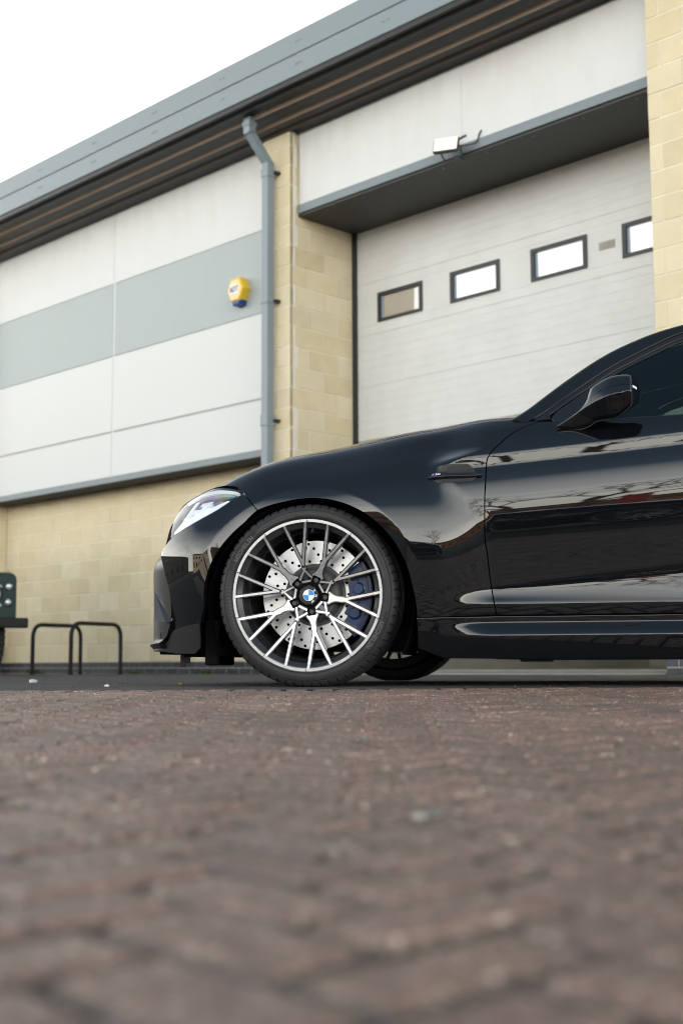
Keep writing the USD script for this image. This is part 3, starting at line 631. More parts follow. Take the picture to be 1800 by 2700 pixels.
fender = Polygon(np.vstack([arch_f, [(.45, .2405)], DOOR_F[::-1], up_edge(.815, -.60, 0), [(-.60, .755)], GAP_B[:-1]])).buffer(0)
fender = fender.difference(LineString(DOOR_F).buffer(G)).difference(LineString(GAP_B).buffer(G * .8))
fender = max(getattr(fender, 'geoms', [fender]), key=lambda g: g.area)
LIGHT_LOW = [(-.262, .688), (-.3113, .6621), (-.367, .629), (-.4445, .5944), (-.5, .5733), (-.5774, .5457)]
LIGHT_FRONT = [(-.6102, .588), (-.6692, .6581), (-.70, .705)]
LIGHT_TOP = [(-.66, .742), (-.60, .7495), (-.545, .7505), (-.4526, .7445), (-.40, .7345), (-.3134, .716), (-.2823, .704)]
lamp_poly = Polygon(smooth_poly(LIGHT_LOW, n=6).tolist() + smooth_poly(LIGHT_FRONT, n=6).tolist() + smooth_poly(LIGHT_TOP, n=6).tolist())
VENT = smooth_poly([(-.636, .50), (-.6357, .4891), (-.6075, .4344), (-.5712, .348), (-.5592, .271), (-.5715, .2228)])
arch_b = circle_pts((-.4027, .2266), (-.1927, .6276), ARCH)
bumper = Polygon(np.vstack([arch_b, GAP_B[::-1][1:40], lamp_poly.exterior.coords[:30], [(-.60, .525)], VENT, [(-.5579, .2085), (-.48, .219)]])).buffer(0)
bumper = bumper.difference(lamp_poly.buffer(.0022)).difference(LineString(GAP_B).buffer(G * .8))
bumper = max(getattr(bumper, 'geoms', [bumper]), key=lambda g: g.area)
door = Polygon(np.vstack([DOOR_F[1:], DOOR_R[::-1], up_edge(1.985, .815)])).difference(LineString(DOOR_F).buffer(G)).difference(LineString(DOOR_R).buffer(G)).buffer(0)
door = max(getattr(door, 'geoms', [door]), key=lambda g: g.area)
door = door.difference(sbox(0, 0, 3, .2438))
ARC2 = circle_pts((ARCH_R[0] - .383, .2435), (ARCH_R[0] + .383, .24), ARCH_R)
quarter = Polygon(np.vstack([DOOR_R, ARC2, [(3.45, .24), (3.42, .6), (3.40, .9)], up_edge(3.40, 1.985)])).difference(LineString(DOOR_R).buffer(G)).buffer(0)
quarter = max(getattr(quarter, 'geoms', [quarter]), key=lambda g: g.area)
rear_b = Polygon([(3.455, .17), (4.33, .17), (4.33, .66), (3.455, .66)]); rear_u = Polygon(np.vstack([[(3.43, .664), (4.33, .664)], up_edge(4.33, 3.43)]))
sill = Polygon(np.vstack([[(.3815, .2365), (.3815, .132), (.47, .097), (.753, .092), (2.28, .092), (2.305, .132), (2.305, .2365)], [(1.9, .2395), (.654, .2395)]]))

P_NOSE = prof([(.05, 48), (.163, 48), (.172, 0), (.34, -1), (.43, -1), (.462, 14), (.485, 42), (.52, 45), (.62, 20), (.70, 30), (1.1, 40)], .004)
P_NOSE = P_NOSE - np.interp(.42, ZG, P_NOSE)
def nose(s, v, off=.008):
    s, v = np.broadcast_arrays(np.asarray(s, float), np.asarray(v, float))
    w = np.interp(v, ZG, P_NOSE) + side_w(s, np.full_like(v, .42)) + off
    c, d = CURVE(s), CURVE(s, 1); n = np.stack([-d[..., 1], d[..., 0]], -1) / np.linalg.norm(d, axis=-1, keepdims=True)
    p = c + w[..., None] * n; return np.stack([p[..., 0], p[..., 1], v], -1)
SC = S0 + .002
intake = Polygon(np.vstack([VENT[:, :] - (.0035, 0), [(-.60, .185), (-.66, .160), (-.9, .152), (SC, .152), (SC, .478), (-.83, .484), (-.72, .493), (-.66, .499)]])).buffer(0)
upper_nose = Polygon([(SC, .45), (-.80, .46), (-.645, .500), (-.61, .535), (-.617, .588), (-.672, .632), (-.72, .655), (-.80, .66), (SC, .67)])
canard = Polygon([(-.402, .2245), (-.41, .14), (-.44, .118), (-.57, .121), (-.70, .130), (-.80, .132), (SC, .128), (SC, .149), (-.82, .149), (-.74, .153), (-.66, .158), (-.615, .168), (-.59, .188), (-.558, .2055), (-.50, .2150), (-.43, .2240)])
def lip_out(s, v): return surf(s, v, -.007 - .02 * sstep(-.62, -.85, s) * sstep(.17, .13, v))

def body(car, plate):
    S = lambda off: (lambda a, b: surf(a, b, off))
    near = []
    for name, poly, fn, look, h in (('front_wing', fender, surf, 'black_paint', .007), ('front_bumper', bumper, surf, 'black_paint', .008), ('door', door, surf, 'black_paint', .007), ('rear_quarter', quarter, surf, 'black_paint', .02),
                                    ('rear_bumper', rear_b, surf, 'black_paint', .03), ('rear_panel', rear_u, surf, 'black_paint', .03), ('side_skirt', sill, surf, 'black_paint', .010),
                                    ('bumper_intake', intake, nose, 'satin_black', .012), ('grille_panel', upper_nose, lambda a, b: nose(a, b, .03), 'matt_black', .02), ('splitter', canard, lip_out, 'carbon_weave', .010)):
        m = skin(poly, fn, h, edge=h * .7, flange=.02 if name != 'splitter' else .006, bevel=.0034 if name not in ('bumper_intake', 'grille_panel', 'splitter') else 0)
        put(name, m, look, car); put(name, mir(m), look, car)
    # rubber and shadow behind the panel gaps
    inner = Polygon(np.vstack([[(-.20, .60), (.37, .25), (.40, .13), (2.28, .13), (2.29, .25)], ARC2[3:-3], [(3.4, .3), (3.4, .88), (1.0, .86), (.66, .835), (.2, .775), (-.35, .66)]]))
    inner = inner.difference(Point(ARCH[0], ARCH[1]).buffer(ARCH[2] + .012)).difference(Point(ARCH_R[0], ARCH_R[1]).buffer(ARCH_R[2] + .012)).buffer(0)
    inner = max(getattr(inner, 'geoms', [inner]), key=lambda g: g.area)
    m = skin(inner, lambda a, b: surf(a, b, .016), .03, flange=0, bevel=0); put('inner_shell', m, 'deep_black', car); put('inner_shell', mir(m), 'deep_black', car)

def intake_wedge(car):
    """light catching facet in the corner of the bumper, a solid blade with a flat outer face"""
    for flip in (0, 1):
        out = np.array([(-.6571, .2124, .351), (-.6235, .1904, .3413), (-.5809, .147, .2969), (-.5471, .1096, .2558), (-.5455, .1020, .2389), (-.5767, .1142, .2341), (-.6261, .1457, .2468), (-.6333, .1523, .2528)]); xz = out; inn = out + (.02, .09, 0)
        m = len(xz); f = [(0, k, k + 1) for k in range(1, m - 1)] + [(m, m + k + 1, m + k) for k in range(1, m - 1)]
        for k in range(m): j = (k + 1) % m; f += [(k, k + m, j + m), (k, j + m, j)]
        w = trimesh.Trimesh(np.vstack([out, inn]), f, process=False)
        if flip: w.vertices = mirror(w.vertices)
        w.fix_normals(); part('intake_blade', w, 'black_paint', car)
def hermite(P0, T0, P1, T1, t):
    t = np.asarray(t)[..., None]; return (2*t**3 - 3*t**2 + 1) * P0 + (t**3 - 2*t**2 + t) * T0 + (-2*t**3 + 3*t**2) * P1 + (t**3 - t**2) * T1
def bonnet_fn(s, t):
    """s along the wing edge, t 0..2 across"""
    s, t = np.broadcast_arrays(np.asarray(s, float), np.asarray(t, float))
    v = vtop(s); E = surf(s, v); D = surf(s, v) - surf(s, v - .004); D = D / np.linalg.norm(D, axis=-1, keepdims=True)
    k = np.clip((s + .60) / 1.34, 0, 1)
    xc = E[..., 0] + (-.20 * (1 - k) ** 1.6 - .14 * k ** 3); zc = F_ZT(s) + .024 + .030 * np.sin(np.pi * k) + .012 * k
    C = np.stack([xc, np.full_like(xc, .912), zc], -1); L = (.912 - E[..., 1])[..., None]
    flat = (1 - .45 * sstep(.55, 1, k))[..., None]; D = D * flat
    T1 = np.stack([np.zeros_like(xc), np.ones_like(xc), np.zeros_like(xc)], -1)
    tt = np.where(t > 1, 2 - t, t); P = hermite(E, D * L * .75, C, T1 * L, tt)
    P[..., 1] = np.where(t > 1, 2 * .912 - P[..., 1], P[..., 1]); return P
def bonnet(car):
    m = skin(sbox(-.595, .004, .745, 1.996), bonnet_fn, .02, flange=.02, bevel=0); put('bonnet', m, 'black_paint', car)
    # front of the bonnet down to the grilles
    def lipf(t, q):
        a = bonnet_fn(np.full_like(t, -.5955), t); b = a.copy(); b[..., 2] -= .05 * q; b[..., 0] += .012 * q; return b
    m = skin(sbox(.02, 0, 1.98, 1), lambda t, q: lipf(np.asarray(t, float), np.asarray(q, float)[..., None][..., 0]), .06, flange=0, flip=True, bevel=0); put('bonnet_lip', m, 'black_paint', car)

def Y_G(z): return .105 + .52 * (z - .915) + .1 * (z - .915) ** 2
OUT = smooth_poly([(.7107, .9325), (.7632, .9676), (.8251, 1.0182), (.8874, 1.0693), (.9503, 1.1173), (1.0136, 1.1619), (1.0771, 1.1993), (1.1407, 1.2293), (1.2044, 1.2556), (1.3109, 1.2865), (1.5, 1.322), (1.75, 1.338), (2.0, 1.325), (2.3, 1.275), (2.6, 1.19), (2.9, 1.075), (3.08, .99)], n=6)
LINE2 = smooth_poly([(.7859, .9343), (.826, .9606), (.8879, 1.0073), (.9502, 1.0545), (1.013, 1.1006), (1.076, 1.1412), (1.1393, 1.176), (1.2027, 1.2096), (1.3094, 1.2571), (1.5, 1.292), (1.75, 1.303), (1.98, 1.288)], n=6)
LINE3 = smooth_poly([(.8387, .9457), (.9627, 1.0391), (1.0567, 1.1052), (1.107, 1.1331), (1.2018, 1.1853), (1.3081, 1.2326), (1.5, 1.265), (1.75, 1.273), (1.96, 1.258)], n=6)
GTOP = smooth_poly([(.862, .957), (.9627, 1.031), (1.069, 1.097), (1.1382, 1.1371), (1.2012, 1.168), (1.3073, 1.2173), (1.5, 1.25), (1.75, 1.258), (1.93, 1.246)], n=6)
def gh(off):
    def fn(x, z):
        x, z = np.broadcast_arrays(np.asarray(x, float), np.asarray(z, float)); return np.stack([x, Y_G(z) + off + .10 * sstep(2.0, 3.0, x), z], -1)
    return fn
BELT = [(.985, .9175), (1.09, .9205), (1.2924, .925), (1.6, .93), (1.95, .938)]
def greenhouse(car):
    pil = Polygon(np.vstack([OUT, [(2.98, .985)], [(2.35, .955), (2.36, .99)], smooth_poly([(2.42, 1.08), (2.36, 1.17), (2.2, 1.24), (2.0, 1.28)], n=5)[:, :], LINE2[::-1], [(.76, .922)]])).buffer(0)
    frame = Polygon(np.vstack([LINE2 - (-.002, .003), [(1.965, .94)], [(1.94, .94)], LINE3[::-1], [(.845, .93), (.79, .926)]])).buffer(0)
    frame = max(getattr(frame, 'geoms', [frame]), key=lambda g: g.area); pil = max(getattr(pil, 'geoms', [pil]), key=lambda g: g.area)
    seal = Polygon(np.vstack([LINE3, GTOP[::-1]])).buffer(0); seal = max(getattr(seal, 'geoms', [seal]), key=lambda g: g.area)
    tri = Polygon([(.845, .93), (.862, .9575), (.9627, 1.031), (1.03, 1.072), (1.012, .9155), (.86, .915)])
    glass = Polygon(np.vstack([[(.90, .916), (1.0, .9165)], BELT, [(1.95, .94), (1.93, 1.246)], GTOP[::-1]])).buffer(0)
    q = Polygon(smooth_poly([(1.97, .945), (2.33, .965), (2.40, 1.07), (2.34, 1.16), (2.18, 1.23), (1.985, 1.262), (1.97, .945)], n=4)).buffer(0)
    strip_ = Polygon(np.vstack([BELT, (np.array(BELT) - (0, .012))[::-1]]))
    for name, poly, off, look, h in (('roof_pillar', pil, 0, 'black_paint', .02), ('door_frame', frame, .004, 'gloss_black', .02), ('window_seal', seal, .006, 'rubber_seal', .02), ('mirror_triangle', tri, .003, 'gloss_black', .02),
                                     ('side_window', glass, .009, 'tinted_glass', .04), ('quarter_window', q, .008, 'tinted_glass', .04), ('belt_strip', strip_, -.002, 'rubber_seal', .02)):
        g = Y_G; m = skin(poly, gh(off), h, flange=.008 if 'window' not in name else 0, bevel=.006 if name in ('roof_pillar', 'door_frame') else .0024 if 'window' not in name else 0); put(name, m, look, car); put(name, mir(m), look, car)
    for line, off, r in ((LINE2, .0005, .0026), (LINE3, .0015, .0024), (OUT[:-20], .002, .003), (np.array(BELT) - (0, .006), -.003, .0024)):
        p = gh(off)(line[:, 0], line[:, 1]); t = tube(p, r, 8)
        for k in (0, 1):
            q = t.copy()
            if k: q.vertices = mirror(q.vertices); q.invert()
            part('trim_bead', q, 'black_paint', car, smooth=60)  # thin gloss tubes added so the pillar edges catch a bright line
    curve = CubicSpline(np.linspace(0, 1, len(OUT)), OUT); u = np.linspace(0, 1, len(OUT))
    u_of = lambda x: float(np.interp(x, OUT[:, 0], u))
    def top(a, t):
        a, t = np.broadcast_arrays(np.asarray(a, float), np.asarray(t, float)); p = curve(a); x, z = p[..., 0], p[..., 1]
        y = Y_G(z) + .10 * sstep(2.0, 3.0, x) ; E = np.stack([x, y, z], -1); sl = np.stack([np.zeros_like(z), np.full_like(z, .62), np.full_like(z, .78)], -1)
        rf = sstep(1.0, 1.5, x) * (1 - sstep(2.1, 2.7, x))
        C = np.stack([x - .16 * (1 - sstep(.7, 1.7, x)) + .14 * sstep(2.1, 3.0, x), np.full_like(x, .912), z + .045 + .045 * rf], -1); L = (.912 - y)[..., None]
        tt = np.where(t > 1, 2 - t, t); D = np.stack([-.1 * np.ones_like(x), np.full_like(x, .93), np.full_like(x, .16) + .2 * rf], -1)
        P = hermite(E, D * L, C, np.array([0, 1., 0]) * L, tt); P[..., 1] = np.where(t > 1, 2 * .912 - P[..., 1], P[..., 1]); return P
    for name, a, b, look in (('windscreen', 0, 1.42, 'tinted_glass'), ('roof', 1.42, 2.28, 'black_paint'), ('rear_window', 2.28, 3.0, 'tinted_glass')):
        m = skin(sbox(u_of(a), .0, u_of(b), 2.0), top, .05, edge=.02, flange=0, bevel=0); put(name, m, look, car)
    m = skin(sbox(u_of(1.42), .02, u_of(2.28), 1.98), lambda a, t: top(a, t) - (0, 0, .03), .08, flange=0, bevel=0); put('headliner', m, 'headliner', car)
    # boot lid
    def boot(a, t):
        a, t = np.broadcast_arrays(np.asarray(a, float), np.asarray(t, float)); y0 = .2; x = 2.95 + .68 * a - .05 * np.abs(t - 1) ** 2 * a; return np.stack([x, y0 + (2 * .912 - 2 * y0) * t / 2, 1.0 - .02 * a + .035 * (1 - (t - 1) ** 2)], -1)
    put('boot_lid', skin(sbox(0, 0, 1, 2), boot, .08, flange=.02, bevel=0), 'black_paint', car)

def underbody(car):
    part('underbody', cat([bx(-.55, 3.55, .20, 1.62, .135, .20), bx(.42, 2.25, .06, 1.76, .115, .135), bx(-.62, -.42, .18, 1.64, .14, .2)]), 'deep_black', car)
    part('firewall', cat([bx(.45, .5, .2, 1.62, .2, .76)]), 'deep_black', car)
    for c in (ARCH, ARCH_R):
        for sgn in (0, 1):
            a = np.linspace(-.5, math.pi + .5, 40); r = c[2] - .004; v, f = [], []
            for t in a:
                for y in (.012, .30): v.append((c[0] + r * math.cos(t), y, c[1] + r * math.sin(t)))
            for k in range(39): f += [(2*k, 2*k+1, 2*k+3), (2*k, 2*k+3, 2*k+2)]
            m = trimesh.Trimesh(v, f, process=False); d = bx(c[0] - r, c[0] + r, .30, .31, .15, .665)
            m = cat([m, d])
            if sgn: m.vertices[:, 1] = 2 * .912 - m.vertices[:, 1]; m.invert()
            part('arch_liner', m, 'deep_black', car)
    part('wheel_deflector', bx(-.405, -.352, .06, .25, .076, .24, .006), 'deep_black', car); part('wheel_deflector', bx(-.405, -.352, 1.574, 1.764, .076, .24, .006), 'deep_black', car)
    part('undertray', cat([bx(-.66, -.40, .28, 1.54, .118, .135), bx(-.52, -.40, .16, 1.66, .108, .14)]), 'deep_black', car)
    part('tow_strap', cat([bx(-.585, -.545, .30, .303, .085, .13), bx(-.585, -.565, .296, .303, .07, .09)]), 'matt_black', car)
    part('jack_point', bx(.72, .84, .08, .14, .084, .12, .008), 'matt_black', car)

def cabin(car):
    part('cabin_floor', bx(.5, 2.3, .1, 1.72, .2, .24), 'cabin_trim', car)
    part('dashboard', cat([bx(.62, 1.02, .16, 1.66, .55, .905, .05), bx(.98, 1.15, .8, 1.02, .3, .72, .03)]), 'cabin_trim', car)
    for y in (.46, 1.30):
        st = part('seat', cat([bx(1.28, 1.80, y - .25, y + .25, .36, .55, .06)]), 'seat_leather', car)
        b = bx(-.07, .07, y - .24, y + .24, 0, .66, .06); b.apply_transform(trimesh.transformations.rotation_matrix(.28, [0, 1, 0])); b.apply_translation((1.74, 0, .5)); part('seat_back', b, 'seat_leather', st)
        h = bx(-.05, .05, y - .13, y + .13, 0, .2, .04); h.apply_transform(trimesh.transformations.rotation_matrix(.25, [0, 1, 0])); h.apply_translation((1.93, 0, 1.12)); part('headrest', h, 'seat_leather', st)
    t = trimesh.creation.torus(.175, .016, 32, 10); t.apply_transform(trimesh.transformations.rotation_matrix(-1.15, [0, 1, 0])); t.apply_translation((1.19, 1.30, .88)); part('steering_wheel', t, 'cabin_trim', car)
    part('interior_mirror', bx(1.03, 1.06, .80, 1.02, 1.17, 1.23, .01), 'cabin_trim', car)
    part('door_card', bx(.75, 1.95, .10, .13, .3, .90), 'cabin_trim', car); part('door_card', bx(.75, 1.95, 1.694, 1.724, .3, .90), 'cabin_trim', car)
    part('rear_seat', bx(2.2, 2.35, .2, 1.62, .4, .95, .05), 'seat_leather', car)

def headlamp(car, flip):
    M = (lambda m: mir(m)) if flip else (lambda m: m)
    def P(name, poly, off, look, h=.012, flange=.0, parent=None, fn=None):
        return put(name, M(skin(poly, fn or (lambda a, b: surf(a, b, off)), h, flange=flange, bevel=0)), look, parent or hl)
    hl = P('headlight', lamp_poly, .0015, 'clear_lens', parent=car)
    # bowl: back plate of bright plastic and side wall
    P('reflector', lamp_poly.buffer(-.004), .0, 'lamp_chrome', .008, fn=lambda a, b: surf(a, b, .028 + .030 * np.sin(np.clip((np.asarray(b) - .56) / .17, 0, 1) * np.pi)))
    P('light_strip', lamp_poly.buffer(-.006).intersection(Polygon([(-.72, .700), (-.60, .722), (-.45, .717), (-.33, .700), (-.27, .692), (-.27, .735), (-.45, .77), (-.72, .77)])), .010, 'lamp_white_glow', flange=.012)  # white band painted where the lens mirrors the sky
    P('prism', lamp_poly.buffer(-.012).intersection(Polygon([(-.56, .650), (-.42, .668), (-.305, .682), (-.31, .694), (-.40, .708), (-.56, .712)])), .014, 'lamp_prism', flange=.012)
    P('side_marker', lamp_poly.buffer(-.006).intersection(Polygon([(-.60, .555), (-.46, .592), (-.31, .660), (-.33, .672), (-.44, .640), (-.56, .605)])), .010, 'lamp_white_glow', flange=.01)
    for s0, s1, z0, z1 in ((-.480, -.445, .600, .675), (-.520, -.405, .632, .650), (-.500, -.425, .662, .676), (-.565, -.535, .600, .69)):
        P('light_guide', sbox(s0, z0, s1, z1).intersection(lamp_poly.buffer(-.008)), .012, 'lamp_white_glow', .008, flange=.012)
    P('projector', affinity.translate(Point(0, 0).buffer(.028), -.615, .645).intersection(lamp_poly.buffer(-.006)), .02, 'chrome', .008, flange=.01)
    rim = lamp_poly.buffer(-.0005).difference(lamp_poly.buffer(-.0055)); 
    P('surround', rim, .004, 'matt_black', .006, flange=.03)

def kidney(car, y0, y1):
    """radiator grille ring with upright slats"""
    def ring(g): return smooth_poly([(y0 + .02 + g, .655 - g), (y1 - .01 - g, .665 - g), (y1 - g, .645), (y1 - .015 - g, .515 + g), (y1 - .05 - g, .50 + g), (y0 + .05 + g, .51 + g), (y0 + .005 + g, .55), (y0 + g, .62), (y0 + .02 + g, .655 - g)], n=5)
    xf = lambda y, z: -.790 + .12 * np.abs(y - .912) ** 1.6 + .35 * (z - .50) ** 1.2 * 0 + .28 * np.clip(z - .5, 0, 1) 
    o, i = Polygon(ring(0)).buffer(0), Polygon(ring(.017)).buffer(0); m = extrude(o.difference(i), .04)
    v = m.vertices.copy(); m.vertices = np.c_[xf(v[:, 0], v[:, 1]) + v[:, 2], v[:, 0], v[:, 1]]; m.fix_normals()
    k = part('radiator_grille', m, 'gloss_black', car)
    ms = []
    for y in np.linspace(y0 + .035, y1 - .03, 9): ms.append(m2 := extrude(sbox(y - .004, .515, y + .004, .65).intersection(o.buffer(-.01)), .03)); v = m2.vertices.copy(); m2.vertices = np.c_[xf(v[:, 0], v[:, 1]) + .008 + v[:, 2], v[:, 0], v[:, 1]]; m2.fix_normals(); part('grille_slat', m2, 'gloss_black', k)

MIRROR = smooth_poly([(.9831, 1.0154), (1.0126, 1.03), (1.0463, 1.0409), (1.0798, 1.0448), (1.1217, 1.0401), (1.1347, 1.0313), (1.1432, 1.0205), (1.1514, .9993), (1.1528, .9763), (1.1479, .9582), (1.1364, .9427), (1.1093, .9211), (1.0823, .9041), (1.06, .8971), (1.0335, .8965), (1.0, .8945), (.9841, .8858), (.9414, .8786), (.8965, .8783), (.8741, .884), (.863, .8938), (.87, .9005), (.8975, .9177), (.9271, .9336), (.9499, .9475), (.9684, .9697), (.9758, .9949), (.9831, 1.0154)], n=5)
MIRROR_CREASE = np.array([(.85, .888), (.90, .912), (.9451, .9327), (.9993, .9531), (1.0442, .9647), (1.0887, .9716), (1.1418, .9746), (1.17, .974)])
def door_mirror(car, flip):
    P = Polygon(MIRROR).buffer(0); crease = PchipInterpolator(MIRROR_CREASE[:, 0], MIRROR_CREASE[:, 1])
    def front(a, b):
        a, b = np.broadcast_arrays(np.asarray(a, float), np.asarray(b, float)); d = shapely.distance(shapely.points(a, b), P.exterior); d = np.where(shapely.contains_xy(P, a, b), d, 0)
        zl = crease(a); up, dn = np.maximum(b - zl, 0), np.maximum(zl - b, 0)
        out = .72 * sstep(.875, 1.06, a) + .28 * sstep(.95, 1.15, a)                                                          # the stalk starts at the door
        y = .055 - .145 * out
        y = y + .30 * up + 3.6 * up ** 2 + .75 * dn + .10 * sstep(1.10, 1.16, a) ** 2
        y = y - .018 * sstep(.98, 1.06, a) * np.exp(-((b - zl - .018) / .025) ** 2) * 0
        e = .016; r = np.clip(d / e, 0, 1); y = y + .020 * (1 - np.sqrt(np.clip(1 - (1 - r) ** 2, 0, 1)))
        return np.stack([a, np.minimum(y, .10), b], -1)
    def back(a, b):
        p = front(a, b); d = shapely.distance(shapely.points(np.asarray(a, float), np.asarray(b, float)), P.exterior); d = np.where(shapely.contains_xy(P, a, b), d, 0)
        x = p[..., 0]; yb = .075 - .03 * sstep(.98, 1.1, x); r = np.clip(d / .02, 0, 1); p[..., 1] = np.maximum(p[..., 1] + .002, p[..., 1] + (np.maximum(yb, p[..., 1] + .004) - p[..., 1]) * np.sqrt(1 - (1 - r) ** 2)); return p
    M = (lambda m: mir(m)) if flip else (lambda m: m)
    cap_line = PchipInterpolator([.9, .9752, 1.0226, 1.0673, 1.1425, 1.17], [.935, .9717, .9878, .9981, .9987, .9987])
    xs = np.linspace(.90, 1.17, 40); up = Polygon(np.vstack([np.c_[xs, cap_line(xs)], [(1.17, 1.1), (.9, 1.1)]]))
    base_cut = Polygon([(.80, .80), (1.015, .893), (.97, .915), (.948, .9315), (.925, .9315), (.84, .97)])
    base = P.intersection(base_cut); cap = P.intersection(up).difference(base_cut); low = P.difference(up).difference(base_cut)
    big = lambda g: max(getattr(g, 'geoms', [g]), key=lambda q: q.area)
    base, cap, low = big(base.buffer(-.0003)), big(cap.buffer(-.0006)), big(low.buffer(-.0006))
    hm = put('door_mirror', M(skin(low, front, .0045, flange=.004, bevel=0)), 'black_paint', car)
    put('mirror_cap', M(skin(cap, front, .0045, flange=.004, bevel=0)), 'black_paint', hm); put('mirror_stalk', M(skin(base, front, .0045, flange=.004, bevel=0)), 'gloss_black', hm)
    put('mirror_back', M(skin(P.buffer(-.0005), back, .009, flange=0, flip=True, bevel=0)), 'deep_black', hm)
    lamp = Polygon([(1.1335, 1.0300), (1.1425, 1.0240), (1.1492, .9995), (1.1425, .9995)]).intersection(P)
    lamp = Polygon([(1.1276, .9985), (1.1414, .9985), (1.1411, .9889), (1.1286, .99)]); put('indicator', M(skin(lamp, lambda a, b: front(a, b) - (0, .0022, 0), .004, flange=.003, bevel=0)), 'badge_white', hm)
    g = extrude(P.buffer(-.012).intersection(sbox(1.06, .8, 1.2, 1.1)), .003)

VENT_UP = smooth_poly([(.4499, .7444), (.4611, .7512), (.4797, .7671), (.5023, .7698), (.5418, .7708), (.5661, .7688), (.5754, .7619), (.5911, .7379)], n=4)
VENT_IN = smooth_poly([(.4877, .7416), (.4931, .7568), (.5363, .7635), (.5642, .7633), (.5735, .757), (.5885, .7381)], n=4)
VENT_LOW = [(.445, .7158), (.4584, .7033), (.4808, .7035), (.5735, .7058), (.5827, .7092), (.5938, .7202)]
BLADE = [(.425, .7275), (.4388, .7395), (.4651, .7438), (.484, .7418), (.4991, .7368), (.6104, .7368), (.6159, .7316), (.6085, .7224), (.592, .7203), (.4339, .71), (.4243, .7174)]
def wing_vent(car, flip):
    M = (lambda m: mir(m)) if flip else (lambda m: m)
    def P(name, poly, off, look, h=.005, flange=.004, parent=None, fn=None):
        return put(name, M(skin(poly, fn or (lambda a, b: surf(a, b, off)), h, flange=flange, bevel=.0008)), look, parent)
    wv = P('wing_vent', Polygon(np.vstack([VENT_UP, [(.50, .735)]])).buffer(0), -.0018, 'vent_grey', parent=car)
    P('vent_mesh', Polygon(VENT_IN).buffer(0), -.0026, 'matt_black', parent=wv); P('vent_lower', Polygon(VENT_LOW).buffer(0), -.0018, 'vent_grey', parent=wv)
    P('vent_mesh', affinity.scale(Polygon(VENT_LOW), .7, .6).buffer(0), -.0026, 'matt_black', parent=wv)
    zl = lambda a: .7275 + 0 * a
    def blade(a, b): a, b = np.asarray(a, float), np.asarray(b, float); return surf(a, b, -.013 + .35 * np.maximum(b - .7285, 0) + 1.3 * np.maximum(.7255 - b, 0) )
    bl = P('vent_blade', Polygon(BLADE).buffer(0), 0, 'gloss_black', .0025, .008, wv, blade)
    x, w, z0, z1 = .4385, .0042, .7318, .7388
    for c in ('stripe_light_blue', 'stripe_dark_blue', 'stripe_red'):
        P('badge_stripe', Polygon([(x, z0), (x + w, z0), (x + w + .0022, z1), (x + .0022, z1)]), 0, c, .003, .0008, bl, lambda a, b: blade(a, b) - (0, .0008, 0)); x += w
    t = meshkit.text_mesh('M2', .0072, .001, True); v = t.vertices.copy()
    if flip: v[:, 0] = v[:, 0].max() - v[:, 0]
    q = blade(x + .0008 + v[:, 0] * 1.15, z0 + v[:, 1]); q[:, 1] -= v[:, 2] + .0004
    if flip: q = mirror(q)
    t = trimesh.Trimesh(q, t.faces, process=False); t.fix_normals(); part('badge_lettering', t, 'badge_white', bl)
plain('vent_grey', (.010, .0105, .011), .5)

# ------------------------------------------------------------------ wheels; local frame: x rearwards, y inwards from the outer tyre plane, z up, hub at the origin
RT = .3255
def tyre_mesh():
    prof = [(.2600, .034), (.2650, .022), (.2690, .0125), (.2708, .0080), (.2730, .0045), (.2765, .0018), (.283, .0), (.294, .0012), (.3005, .0040), (.3012, .0068), (.3075, .0090), (.3135, .0135), (.3185, .0195), (.3218, .0280), (.3242, .0420), (.3252, .0620)]
    prof += [(.3255, .080), (.3255, .0815), (.3185, .0825), (.3185, .0905), (.3255, .0915), (.3255, .1165), (.3185, .1175), (.3185, .1275), (.3255, .1285), (.3255, .153), (.3185, .154), (.3185, .162), (.3255, .163), (.3250, .183)]
    prof += [(r, .245 - y) for r, y in prof[14:0:-1]]
    r, y = np.array(prof).T; n = 64 * 10; th = np.arange(n) / n * 2 * np.pi; R = np.repeat(r[None], n, 0); Yv = np.repeat(y[None], n, 0)
    k = np.arange(n) % 10; groove = np.isin(k, (4, 5))
    sh = ((y > .0105) & (y < .062) & (r > .305)) | ((y > .183) & (y < .2345) & (r > .305)); R[np.ix_(groove, sh)] -= .0042
    Tt = th[:, None] + np.where((y > .03) & (y < .2), .028 * np.clip((y - .03) / .06, 0, 1), 0)[None]
    v = np.stack([R * np.cos(Tt), Yv, R * np.sin(Tt)], -1); m = len(r)
    v[..., 2] = np.maximum(v[..., 2], -RT + .0035)
    f = []; I = np.arange(n)
    for j in range(m - 1):
        a, b, c, d = I*m+j, ((I+1) % n)*m+j, ((I+1) % n)*m+j+1, I*m+j+1; f.append(np.c_[a, d, c]); f.append(np.c_[a, c, b])
    return v.reshape(-1, 3), np.vstack(f), m
def arc_text(txt, h, r, a0, depth=.0012, y=.0, sx=1.):
    """raised letters on the side wall, tops outwards, reading clockwise from image angle a0 (degrees, clockwise from +x)"""
    t = meshkit.text_mesh(txt, h, depth, True); v = t.vertices; rr_ = r + v[:, 1]; a = np.radians(a0) + v[:, 0] * sx / (r + h / 2)
    # image angle is clockwise (z down): x = r cos a, z = -r sin a
    q = np.c_[rr_ * np.cos(a), y - v[:, 2], -rr_ * np.sin(a)]; m = trimesh.Trimesh(q, t.faces, process=False); m.fix_normals(); return m
def pol(r, a): return np.array([r * math.cos(math.radians(a)), -r * math.sin(math.radians(a))])
